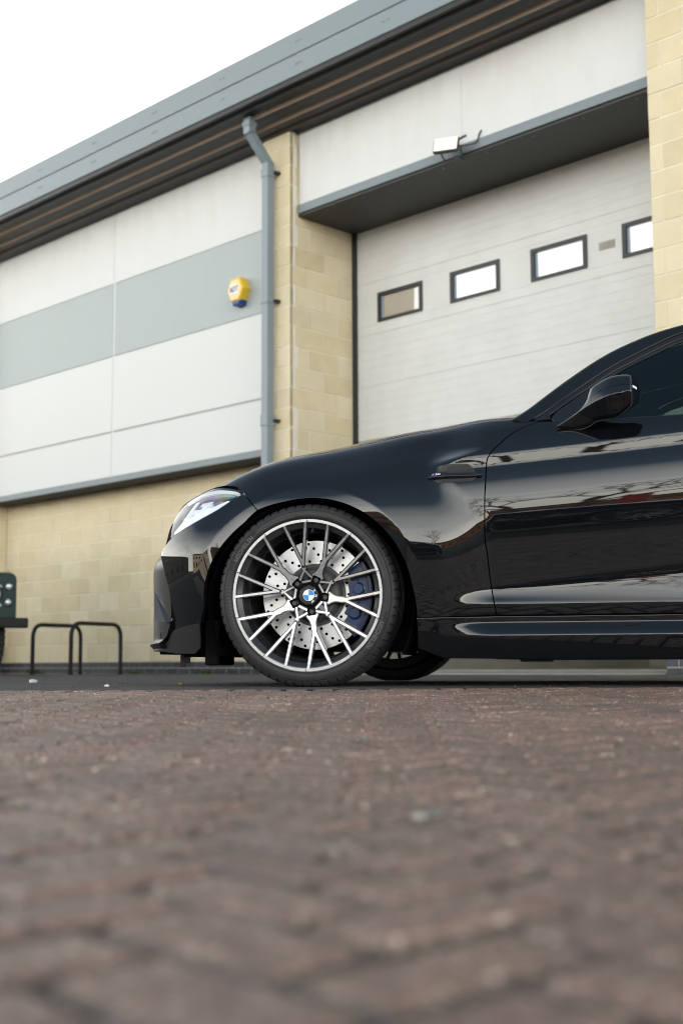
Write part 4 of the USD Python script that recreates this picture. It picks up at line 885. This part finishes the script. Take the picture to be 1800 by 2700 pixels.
def bar(p, q, w0, w1=None, ext=0.):
    w1 = w1 or w0; d = (q - p) / np.linalg.norm(q - p); n = np.array([-d[1], d[0]]); p, q = p - d * ext, q + d * ext
    return Polygon([p + n * w0 / 2, q + n * w1 / 2, q - n * w1 / 2, p - n * w0 / 2])
RI = .2675          # outer radius of the machined lip
def vq(r, lat, A):
    """point at radius r along the direction A with a sideways offset"""
    d = pol(1., A); return r * d + lat * np.array([-d[1], d[0]])
def face_shapes():
    silver, blackb, pock = [], [], []
    for k in range(5):
        A = 8 + 72 * k; B = A + 36
        f = pol(.127, A)
        for e in (pol(RI - .0075, A - 9.2), pol(RI - .0075, A + 9.2)): silver.append(bar(f + (e - f) * -.04, e, .0086, .0076))
        half = [(.1325, .0065), (.122, .0088), (.110, .0078), (.100, .0085), (.090, .0112), (.082, .0155), (.0745, .0205), (.0715, .0200)]
        silver.append(Polygon([vq(r, w, A) for r, w in half] + [vq(r, -w, A) for r, w in half[::-1]]))
        pock.append(Polygon([vq(r, w, A) for r, w in ((.0725, .0150), (.050, .0160), (.040, .010), (.040, -.010), (.050, -.0160), (.0725, -.0150))]).buffer(-.003).buffer(.003))
        for sg in (-1, 1):
            c, vtx = vq(.0735, sg * .0178, A), pol(.0500, A + sg * 36); silver.append(bar(c, vtx, .0062, .0062, .0012))
            st = vtx + (c - vtx) * .50; silver.append(bar(st, vq(.0985, -sg * .0056, A + sg * 36), .0068, .0056))
        f2 = pol(.111, B)
        for e in (pol(RI - .0075, B - 8.8), pol(RI - .0075, B + 8.8)): silver.append(bar(f2, e, .0074, .0076))
        silver.append(bar(pol(.1055, B), pol(.118, B), .0062, .0105)); blackb.append(bar(pol(.05, B), pol(.118, B), .012))
    S = unary_union([g.buffer(0) for g in silver]); S = S.buffer(.0018).buffer(-.0034).buffer(.0016)
    ring = Point(0, 0).buffer(RI, quad_segs=48).difference(Point(0, 0).buffer(RI - .0095, quad_segs=48)); cuts = []
    for k in range(10):
        e = 8 + 36 * k + (9.2 if k % 2 == 0 else 8.8); cuts.append(bar(pol(RI - .014, e + 1.55), pol(RI + .005, e + 1.55), .0026))
    S = S.union(ring).difference(unary_union(cuts)).difference(unary_union(pock))
    Bk = unary_union([S.buffer(.0034), *[b.buffer(.002) for b in blackb]]).intersection(Point(0, 0).buffer(RI + .003, quad_segs=48))
    return S, Bk.difference(unary_union(pock)).difference(Point(0, 0).buffer(.036))
def dish(m, y0):
    """plate drawn in x, z and extruded along y, leaning inwards towards the hub"""
    v = m.vertices.copy(); r = np.hypot(v[:, 0], v[:, 1]); sag = .034 * (1 - np.clip((r - .05) / .210, 0, 1)) ** 1.15 + .003 * np.clip((.259 - r) / .02, 0, 1)
    w = trimesh.Trimesh(np.c_[v[:, 0], y0 + v[:, 2] + sag, v[:, 1]], m.faces, process=False); w.fix_normals(); return w
def fine_extrude(poly, h, step=.02):
    """extrusion whose caps carry inner points, so that it can be bent"""
    ms = []
    for g in getattr(poly, 'geoms', [poly]):
        if g.area < 1e-7: continue
        p, t, P = tri_poly(g, step, .008); n = len(p); v = np.vstack([np.c_[p, np.zeros(n)], np.c_[p, np.full(n, h)]]); f = [t[:, ::-1], t + n]
        e = np.sort(np.vstack([t[:, [0, 1]], t[:, [1, 2]], t[:, [2, 0]]]), 1); raw = np.vstack([t[:, [0, 1]], t[:, [1, 2]], t[:, [2, 0]]])
        u, idx, cnt = np.unique(e, axis=0, return_index=True, return_counts=True); b = raw[idx[cnt == 1]]
        f += [np.c_[b[:, 0], b[:, 1], b[:, 1] + n], np.c_[b[:, 0], b[:, 1] + n, b[:, 0] + n]]; ms.append(trimesh.Trimesh(v, np.vstack(f), process=False))
    return cat(ms)
S_FACE, B_FACE = face_shapes()
TV, TF, TM = tyre_mesh()
def wheel(parent, with_caliper=True):
    """wheel parts under the Xform parent"""
    ty = part('tyre', trimesh.Trimesh(TV, TF, process=False), 'tyre_rubber', parent, smooth=35)
    for a0 in (198, 12.5):
        q = Polygon([tuple(pol(.2752, a0 + t)) for t in np.linspace(0, 33, 24)] + [tuple(pol(.2948, a0 + t)) for t in np.linspace(33, 0, 24)]); m = fine_extrude(q, .0006, .01); v = m.vertices
        part('letter_ground', trimesh.Trimesh(np.c_[v[:, 0], .0012 - .0026 * sstep(.300, .284, np.hypot(v[:, 0], v[:, 1])) * 0 - .0006 - v[:, 2] + .0022 * sstep(.284, .275, np.hypot(v[:, 0], v[:, 1])), v[:, 1]], m.faces, process=False), 'letter_ground', ty)
    for a0 in (205, 19.5): part('lettering', arc_text('MICHELIN', .0150, .2765, a0, y=.0004, sx=1.02), 'tyre_letter', ty)
    marks = []
    for a in list(np.arange(236, 262, 1.9)) + list(np.arange(318, 350, 1.3)) + list(np.arange(160, 190, 2.6)):
        hh = .0045 + .002 * ((int(a * 7) % 3)); p0 = pol(.279, a); 
        m = extrude(bar(pol(.278, a), pol(.278 + hh, a), .0032), .0009); v = m.vertices; marks.append(trimesh.Trimesh(np.c_[v[:, 0], .0012 - v[:, 2], v[:, 1]], m.faces, process=False))
    part('moulded_marks', cat(marks), 'tyre_letter', ty, kind='stuff')
    part('moulded_ring', lathe([(.2985, .004), (.2990, .0012), (.2997, .0012), (.3002, .004)], 160), 'tyre_rubber', ty, smooth=30)
    rim = part('rim', lathe([(.2580, .0135), (.2700, .0135), (.2715, .0155), (.2640, .024), (.247, .024), (.2435, .040), (.2400, .060), (.2385, .085), (.2300, .095), (.2290, .20), (.2430, .215), (.262, .232), (.262, .236), (.22, .236), (.222, .20), (.226, .095), (.2340, .083), (.2390, .03), (.2520, .020), (.2580, .0135)], 160), 'barrel_black', parent, smooth=30)
    part('spokes', dish(fine_extrude(B_FACE, .026), .0095), 'wheel_black', rim, smooth=30)
    part('machined_face', dish(fine_extrude(S_FACE, .003, .015), .0072), 'machined_alloy', rim)
    hub_y = .048
    part('hub', lathe([(0, hub_y - .004), (.036, hub_y - .004), (.038, hub_y + .004), (.078, hub_y + .012), (.080, hub_y + .03), (.0, hub_y + .03)], 48), 'deep_black', rim, smooth=30)
    for k in range(5):
        p = pol(.0590, 8 + 72 * k)
        part('bolt_seat', lathe([(.0125, hub_y + .012), (.0125, hub_y + .004), (.0105, hub_y + .003), (.0095, hub_y + .010)], 24).apply_translation((p[0], 0, p[1])), 'wheel_black', rim, smooth=30)
        h = trimesh.creation.cylinder(.0085, .018, sections=6); h.apply_transform(trimesh.transformations.rotation_matrix(np.pi / 2, [1, 0, 0])); h.apply_translation((p[0], hub_y + .006, p[1])); part('wheel_bolt', h, 'bolt_dark', rim)
    cap = part('centre_cap', lathe([(0, hub_y - .0085), (.0315, hub_y - .0085), (.034, hub_y - .0065), (.0345, hub_y)], 48), 'badge_ring', parent, smooth=30)
    yb = hub_y - .0088
    def disc2(poly, look, dy, name):
        m = extrude(poly, .0008); v = m.vertices.copy(); m.vertices = np.c_[v[:, 0], yb - dy - v[:, 2], v[:, 1]]; m.fix_normals(); part(name, m, look, cap)
    c0 = Point(0, 0).buffer(.0205, quad_segs=16)
    quad = lambda a: Polygon([(0, 0)] + [tuple(pol(.03, a + b)) for b in (0, 30, 60, 90)]).intersection(Point(0, 0).buffer(.0194, quad_segs=16))
    disc2(c0.difference(Point(0, 0).buffer(.0194, quad_segs=16)), 'badge_white', 0, 'emblem_ring'); disc2(Point(0, 0).buffer(.0338, quad_segs=16).difference(Point(0, 0).buffer(.0330, quad_segs=16)), 'chrome', 0, 'emblem_ring')
    for a, c in ((-88, 'badge_blue'), (2, 'badge_white'), (92, 'badge_blue'), (182, 'badge_white')): disc2(quad(a), c, .0, 'emblem_quarter')
    for ch, a in (('B', -38), ('M', 6), ('W', 56)):
        t = meshkit.text_mesh(ch, .0078, .0006, True); t.apply_translation((-(t.bounds[0][0] + t.bounds[1][0]) / 2, .0228, 0)); v = t.vertices; w = np.radians(90 + a); x, z = v[:, 0], v[:, 1]
        q = np.radians(-(90 + a)); m = trimesh.Trimesh(np.c_[x * math.cos(q) - z * math.sin(q), yb - v[:, 2], x * math.sin(q) + z * math.cos(q)], t.faces, process=False); m.fix_normals(); part('emblem_letter', m, 'badge_white', cap)
    v = tube([(.015, .06, .246), (.015, .035, .232), (.015, .028, .222)], .0045, 8); part('tyre_valve', v, 'bolt_dark', rim)
def brake(parent, caliper_side=1):
    d = part('brake_disc', lathe([(.108, .092), (.1945, .092), (.1955, .094), (.1955, .118), (.108, .118), (.108, .092)], 120), 'disc_steel', parent, smooth=30)
    hs = []
    for k in range(36):
        for i, r in enumerate((.122, .145, .167, .185)):
            if (k + i) % 2: continue
            a = k * 10 + i * 4; p = pol(r, a); c = trimesh.creation.cylinder(.0050, .004, sections=12); c.apply_transform(trimesh.transformations.rotation_matrix(np.pi / 2, [1, 0, 0])); c.apply_translation((p[0], .0912, p[1])); hs.append(c)
    part('drilled_holes', cat(hs), 'deep_black', d, kind='stuff')
    part('disc_hat', lathe([(0, .066), (.085, .066), (.092, .072), (.100, .0905), (.112, .0905)], 60), 'hat_grey', d, smooth=30)
    ms = []
    def arcbox(r0, r1, a0, a1, y0, y1, ch=.006):
        a = np.linspace(a0, a1, 12); out = [pol(r1, t) for t in a]; inn = [pol(r0, t) for t in a[::-1]]; P = Polygon(out + inn).buffer(-.006).buffer(.006); m = extrude(P, y1 - y0 - ch); v = m.vertices; b = extrude(P.buffer(-ch * .7), ch); w = b.vertices
        return cat([trimesh.Trimesh(np.c_[v[:, 0], y0 + ch + v[:, 2], v[:, 1]], m.faces, process=False), trimesh.Trimesh(np.c_[w[:, 0], y0 + w[:, 2], w[:, 1]], b.faces, process=False)])
    m = cat([arcbox(.145, .207, -34, 46, .062, .09), arcbox(.130, .170, -18, 32, .056, .09), arcbox(.194, .212, -34, 46, .062, .14)]); m.fix_normals()
    c = part('brake_caliper', m, 'caliper_blue', parent)
    for a in (-6, 24):
        p = pol(.165, a); b = lathe([(0, .050), (.017, .050), (.0195, .0525), (.0205, .058), (.024, .060), (.024, .066)], 32).apply_translation((p[0], 0, p[1])); part('caliper_piston', b, 'caliper_blue', c, smooth=30)
    for a in (-26, 40): p = pol(.19, a); b = lathe([(0, .056), (.007, .056), (.0075, .062)], 16).apply_translation((p[0], 0, p[1])); part('caliper_bolt', b, 'bolt_dark', c)
plain('bolt_dark', (.05, .052, .055), .35, .7)

# ------------------------------------------------------------------ the car
PSI = math.radians(13.0)
CAR_AT = np.array([-.11446, 4.525, 0.])
car_m = Gf.Matrix4d(math.cos(PSI), -math.sin(PSI), 0, 0, math.sin(PSI), math.cos(PSI), 0, 0, 0, 0, 1, 0, *CAR_AT, 1)
car = thing('black_coupe', 'glossy black sports coupe with silver multi-spoke wheels parked on the edge of the block paving', 'car', matrix=car_m)
body(car, None); bonnet(car); greenhouse(car); underbody(car); cabin(car); intake_wedge(car)
for fl_ in (0, 1): headlamp(car, fl_); door_mirror(car, fl_); wing_vent(car, fl_)
kidney(car, .56, .89); kidney(car, .935, 1.265)
w0 = thing('wheel', parent=car, loc=(-.009, -.004, RT - .0035), rz=3.0); wheel(w0)
b0 = thing('brake', parent=car, loc=(0, 0, RT)); brake(b0)
def again(src, loc, rz):
    x = thing(src.GetName(), parent=car, loc=loc, rz=rz); x.GetReferences().AddInternalReference(src.GetPath()); return x
for x, y, r in ((2.693, .0, 0), (0, 2 * .912, 180), (2.693, 2 * .912, 180)): again(w0, (x, y, RT - .0035), r); again(b0, (x, y, RT), r)
for s in (0, 1):
    for poly in (Polygon([(3.30, .74), (3.75, .74), (3.78, .86), (3.32, .87)]),):
        m = skin(poly, lambda a, b: surf(a, b, -.004), .03, flange=.004); put('tail_light', mir(m) if s else m, 'tail_red', car)
# ------------------------------------------------------------------ green off-road vehicle at the left, turned half towards the viewer
plain('dark_green_paint', (.004, .024, .024), .38, specular_ior_level=.22)
plain('bumper_black', (.006, .0065, .007), .55, specular_ior_level=.3)
plain('lamp_glass', (.55, .57, .6), .12, .7); plain('amber_lens', (.5, .16, .02), .2)
noisy('mud_tyre', (.010, .011, .012), (.02, .02, .022), 40, .8, bump=.5, bscale=120)
# vehicle frame: x to its left (towards the wall), y backwards, z up, origin at its front left corner on the ground
RVv = -LV
_b = math.radians(31)
om = Gf.Matrix4d(math.cos(_b), math.sin(_b), 0, 0, -math.sin(_b), math.cos(_b), 0, 0, 0, 0, 1, 0, -3.285, 13.02, -.026, 1)
ov = thing('off_road_vehicle', 'dark green boxy off-road vehicle cut by the left edge, with black bumper', 'off-road vehicle', matrix=om)
def rprism(pts, y0, y1, ch=.03):
    P = Polygon(pts); a = extrude(P, abs(y1 - y0)); v = a.vertices; m = trimesh.Trimesh(np.c_[v[:, 0], y0 + v[:, 2], v[:, 1]], a.faces, process=False); m.fix_normals(); return m
def rrect(x0, x1, z0, z1, r): return list(sbox(x0 + r, z0 + r, x1 - r, z1 - r).buffer(r, quad_segs=5).exterior.coords)
part('front_wing', rprism(rrect(-.42, 0, .50, 1.035, .075), 0, 1.2), 'dark_green_paint', ov); part('front_wing', rprism(rrect(-1.74, -1.32, .50, 1.035, .075), 0, 1.2), 'dark_green_paint', ov)
part('bonnet', rprism([(-1.36, .95), (-.38, .95), (-.38, 1.06), (-.45, 1.085), (-1.29, 1.085), (-1.36, 1.06)], .05, 1.25), 'dark_green_paint', ov)
gr = part('radiator_panel', bx(-1.33, -.41, .06, .12, .52, .95), 'bumper_black', ov)
for z in np.arange(.56, .93, .05): part('grille_bar', bx(-1.2, -.54, .045, .06, z, z + .022, .004), 'bumper_black', gr)
part('cabin', rprism([(-1.70, .52), (-.04, .52), (-.04, 1.20), (-.22, 1.86), (-.30, 1.93), (-1.44, 1.93), (-1.52, 1.86), (-1.70, 1.20)], 1.28, 3.85), 'dark_green_paint', ov)
part('windscreen', trimesh.Trimesh([(-1.60, 1.27, 1.20), (-.14, 1.27, 1.20), (-.26, 1.27, 1.80), (-1.48, 1.27, 1.80)], [(0, 1, 2), (0, 2, 3)], process=False), 'tinted_glass', ov)
for x in (-.045, -1.705): part('side_window', bx(x, x + .01, 1.45, 2.2, 1.22, 1.55), 'tinted_glass', ov)
part('front_bumper', bx(-1.81, .07, -.20, -.05, .475, .575, .012), 'bumper_black', ov)
def lampat(name, x, z, r, look, d=.03):
    m = lathe([(0, -d), (r * .6, -d * .9), (r * .9, -d * .5), (r, 0), (r, .02)], 28).apply_translation((x, 0, z)); p = part(name, m, look, ov, smooth=40)
    part('lamp_bezel', lathe([(r, .0), (r * 1.0, -.012), (r * 1.14, -.010), (r * 1.18, .004)], 28).apply_translation((x, 0, z)), 'bumper_black', p); return p
for sx_, x0 in ((1, 0), (-1, -1.74)):
    lampat('headlight', x0 - sx_ * .245, .82, .092, 'lamp_glass', .05); lampat('side_light', x0 - sx_ * .078, .895, .037, 'lamp_glass'); lampat('indicator', x0 - sx_ * .084, .735, .037, 'lamp_glass')
    for z in (.895, .705): part('panel_screw', lathe([(.006, -.004), (.014, -.004), (.014, .002)], 14).apply_translation((x0 - sx_ * .165, 0, z)), 'bolt_steel', ov)
def mudwheel(parent):
    prof_ = [(.20, .02), (.30, .0), (.345, .012), (.372, .04), (.38, .08), (.38, .16), (.372, .2), (.345, .228), (.3, .24), (.2, .22)]
    r, y = np.array(prof_).T; n = 144; th = np.arange(n) / n * 2 * np.pi; R = np.repeat(r[None], n, 0); lug = ((np.arange(n) // 2) % 2 == 0); R[np.ix_(lug, (r > .34))] += .016
    v = np.stack([np.repeat(y[None], n, 0), R * np.cos(th)[:, None], R * np.sin(th)[:, None]], -1); m = len(r); I = np.arange(n); f = []
    for j in range(m - 1): a, b, c, d = I*m+j, ((I+1) % n)*m+j, ((I+1) % n)*m+j+1, I*m+j+1; f += [np.c_[a, b, c], np.c_[a, c, d]]
    t = trimesh.Trimesh(v.reshape(-1, 3), np.vstack(f), process=False); t.fix_normals(); part('tyre', t, 'mud_tyre', parent)
    h = trimesh.creation.cylinder(.205, .16, sections=32); h.apply_transform(trimesh.transformations.rotation_matrix(np.pi / 2, [0, 1, 0])); h.apply_translation((.12, 0, 0)); part('rim', h, 'bumper_black', parent)
ow = thing('wheel', parent=ov, loc=(-.30, .46, .39)); mudwheel(ow)
for x, y in ((-1.68, .46), (-.30, 2.85), (-1.68, 2.85)):
    k = thing('wheel', parent=ov, loc=(x, y, .39)); k.GetReferences().AddInternalReference(ow.GetPath()); k.SetInstanceable(True)
part('chassis', bx(-1.45, -.35, .15, 3.7, .42, .56), 'bumper_black', ov)

# ------------------------------------------------------------------ what the paint mirrors: the far side of the yard, behind the camera
noisy('red_brick', (.13, .07, .04), (.19, .105, .06), 3, .9, bump=.3, bscale=40)
noisy('roof_tile_brown', (.09, .06, .045), (.15, .10, .07), 4, .85)
noisy('pale_render', (.55, .50, .42), (.62, .57, .48), 2, .85)
noisy('dark_cladding', (.085, .08, .07), (.11, .10, .09), 1, .7)
plain('unit_window', (.02, .025, .03), .08)
plain('red_patch_paint', (.48, .035, .012), .3, coat_weight=.5)
noisy('bark', (.035, .027, .02), (.07, .055, .042), 9, .95)
def far_unit(name, label, x0, x1, y0, depth, h, ridge, wall, roof, n, rz=0., loc=(0, 0, 0)):
    u = thing(name, label, 'building', loc=loc, rz=rz)
    part('wall', bx(x0, x1, y0 - depth, y0, -.05, h), wall, u)
    v = np.array([(x0 - .4, y0 + .5, h), (x1 + .4, y0 + .5, h), (x1 + .4, y0 - depth - .5, h), (x0 - .4, y0 - depth - .5, h), (x0 - .4, y0 - depth / 2, ridge), (x1 + .4, y0 - depth / 2, ridge)])
    part('roof', trimesh.Trimesh(v, [(0, 1, 5), (0, 5, 4), (2, 3, 4), (2, 4, 5), (0, 4, 3), (1, 2, 5), (0, 3, 2), (0, 2, 1)], process=False), roof, u)
    for i in range(n):
        cx_ = x0 + (i + .5) * (x1 - x0) / n; w = (x1 - x0) / n * .22
        for z0, z1 in ((1.0, 2.2),) + (((h * .62, h * .62 + 1.2),) if h > 5 else ()):
            f = part('window', bx(cx_ - w, cx_ + w, y0 - .02, y0 + .05, z0, z1), 'unit_window', u); part('sill', bx(cx_ - w - .1, cx_ + w + .1, y0, y0 + .12, z0 - .12, z0 - .03), wall, f)
far_unit('brick_unit', 'red brick unit with brown tiled roof mirrored in the side of the black car', -30, 16, 0, 10, 3.2, 4.6, 'red_brick', 'roof_tile_brown', 12, loc=(8, -58, 0))
far_unit('rendered_unit', 'pale rendered unit with dark roof mirrored in the bumper of the black car', -12, 12, 0, 10, 5.2, 6.6, 'pale_render', 'roof_tile_brown', 7, rz=-62, loc=(-30, -10, 0))
far_unit('brick_house', 'two storey brick house mirrored above the arch of the front wheel', -6, 6, 0, 9, 5.6, 8.6, 'red_brick', 'roof_tile_brown', 4, rz=-25, loc=(-24, -34, 0))
far_unit('dark_unit', 'added dark clad unit far down the yard that darkens the reflection in the nose of the car', -16, 32, 0, 10, 5.8, 6.6, 'dark_cladding', 'roof_tile_brown', 9, rz=-135, loc=(-34, 30, 0))  # unseen building added to keep the nose reflection dark
def again_car(label, loc, rz):
    x = thing('black_coupe', label, 'car', group='cars parked across the yard'); x.GetReferences().AddInternalReference(car.GetPath()); x.SetInstanceable(True)
    for k, v in (('label', label), ('category', 'car')): x.SetCustomDataByKey(k, v)
    a = math.radians(rz); xf = UsdGeom.Xformable(x); xf.ClearXformOpOrder()
    op = xf.AddTransformOp(opSuffix='place'); op.Set(Gf.Matrix4d(math.cos(a), math.sin(a), 0, 0, -math.sin(a), math.cos(a), 0, 0, 0, 0, 1, 0, *loc, 1)); xf.SetXformOpOrder([op])
again_car('dark parked coupe mirrored in the front wing beside the door gap', (-.6, -3.6, -.1), 172)
again_car('dark parked coupe mirrored in the middle of the door', (5.6, -4.4, -.1), 176)
rv = thing('red_board', 'small red orange board on posts added to give a bright patch in the door reflection', 'added board', loc=(-2.1, -10.5, -.14), rz=6)  # unseen board added for a red glint in the door paint
part('board', bx(-.13, .13, -.02, .02, 1.05, 1.9, .006), 'red_patch_paint', rv)
for x in (-.09, .09): part('post', bx(x - .025, x + .025, -.07, -.021, 0, 2.0), 'bolt_steel', rv)
def bare_tree(label, loc, h, seed):
    t = thing('bare_tree', label, 'tree', loc=loc, group=None); r_ = np.random.default_rng(seed); trunk, crown = [], []
    def grow(p, d, L, r, lv):
        q = p + d * L; mid = p + d * L * .5 + r_.normal(0, .04 * L, 3); (trunk if lv < 2 else crown).append(tube([p, mid, q], r * .85, 6 if lv < 2 else 4, caps=False))
        if lv >= 6: return
        for k in range(3 if lv < 4 else 2):
            e = d + r_.normal(0, .48, 3) + (0, 0, .12); e /= np.linalg.norm(e); grow(q if k else mid * .3 + q * .7, e, L * r_.uniform(.62, .82), r * .62, lv + 1)
    grow(np.zeros(3), np.array([0, 0, 1.]), h * .28, h * .016, 0); part('trunk', cat(trunk), 'bark', t); part('crown', cat(crown), 'bark', t)
bare_tree('bare winter tree mirrored in the front wing near the door gap', (-5.5, -24, 0), 8, 5); bare_tree('bare winter tree mirrored above the front of the wheel arch', (-19, -26, 0), 9, 9); bare_tree('bare winter tree mirrored in the door', (3, -27, 0), 7.5, 12)

plain('grit_brown', (.09, .075, .06), .9); plain('stone_pale', (.40, .38, .34), .85); plain('stone_white', (.62, .62, .60), .7); plain('leaf_brown', (.26, .13, .04), .8)
mat('weed_green', {'d': ('diffuse_bsdf', {'color': (.07, .12, .03)}), 't': ('translucent_bsdf', {'color': (.1, .16, .03)}), 'm': ('mix_closure', {'fac': .3})}, [('d.BSDF', 'm.closure1'), ('t.BSDF', 'm.closure2')], 'm.closure')
# ------------------------------------------------------------------ small stones on the ground
def stone(label, loc, r, seed, look='stone_grey'):
    m = trimesh.creation.icosphere(2, 1.); v = m.vertices * (1 + .5 * (meshkit.fbm(m.vertices * 1.4 + seed, 3, seed)[:, None] - .5)); v = v * (1.25, .95, .62) * r; v[:, 2] -= v[:, 2].min() * .8 * 0 + v[:, 2].min(); v[:, 2] = np.maximum(v[:, 2] - r * .08, -.01)
    part('loose_stone', trimesh.Trimesh(v + loc, m.faces, process=False), look, None, label=label, cat='stone', smooth=True)

stone('dark pebble lying alone on the near block paving', (.0777, 1.143, -.054), .0068, 1); stone('pale pebble beside the dark pebble on the near paving', (.0655, 1.138, -.054), .0056, 2, 'stone_pale')
stone('small dark stone halfway between the viewer and the front wheel', (.0307, 1.97, -.037), .0066, 3); stone('dark chip on the paving just in front of the door', (.174, 2.28, -.031), .0066, 4)
stone('white stone on the asphalt near the front bumper', (-.86, 4.75, 0), .008, 5, 'stone_white'); stone('flat white stone on the asphalt before the cycle hoops', (-1.45, 6.1, -.004), .016, 6, 'stone_white')
stone('brown leaf coloured stone on the asphalt beside the front tyre', (-.62, 5.0, 0), .009, 7, 'leaf_brown')
r_ = np.random.default_rng(21); grit = []
for k in range(900):
    y = 1.2 + 8.5 * r_.random() ** 1.3; x = r_.uniform(-.3, .3) * (y + .5); m = trimesh.creation.icosphere(0, r_.uniform(.001, .003)); m.vertices *= r_.uniform(.6, 1.3, 3)
    if abs((x + .11) * .97) < .3 and 4.4 < y < 4.9: continue
    m.apply_translation((x, y, float(gz(x, y)) + .003)); grit.append(m)
part('loose_grit', cat(grit), 'grit_brown', None, kind='stuff', label='fine loose grit scattered over paving and asphalt', cat='grit')
def weed(label, loc, n, h, seed):
    r = np.random.default_rng(seed); t = thing('weed', label, 'weed', loc=loc); ms = []
    for k in range(n):
        a = r.uniform(0, 6.28); d = np.array([math.cos(a), math.sin(a), 0]); s_ = np.array([-d[1], d[0], 0]); L = h * r.uniform(.5, 1.1); o = r.normal(0, .05, 3) * (1, 1, 0)
        p0, p1, p2 = o, o + d * L * .35 + (0, 0, L * .7), o + d * L * .9 + (0, 0, L * .75); w = .012
        ms.append(trimesh.Trimesh([p0 - s_ * w * .3, p0 + s_ * w * .3, p1 - s_ * w, p1 + s_ * w, p2], [(0, 1, 3), (0, 3, 2), (2, 3, 4)], process=False))
    part('leaves', cat(ms), 'weed_green', t)
wp = lambda a, n: tuple(a * LV + (9.2 + n) * NV + (0, 0, -.038))
weed('small green weed at the wall foot beside the off-road vehicle', wp(15.6, .44), 26, .075, 1); weed('low green weed at the wall foot between the cycle hoops', wp(13.35, .44), 20, .05, 2); weed('green weed at the wall foot below the nose of the car', wp(11.9, .44), 26, .06, 3)
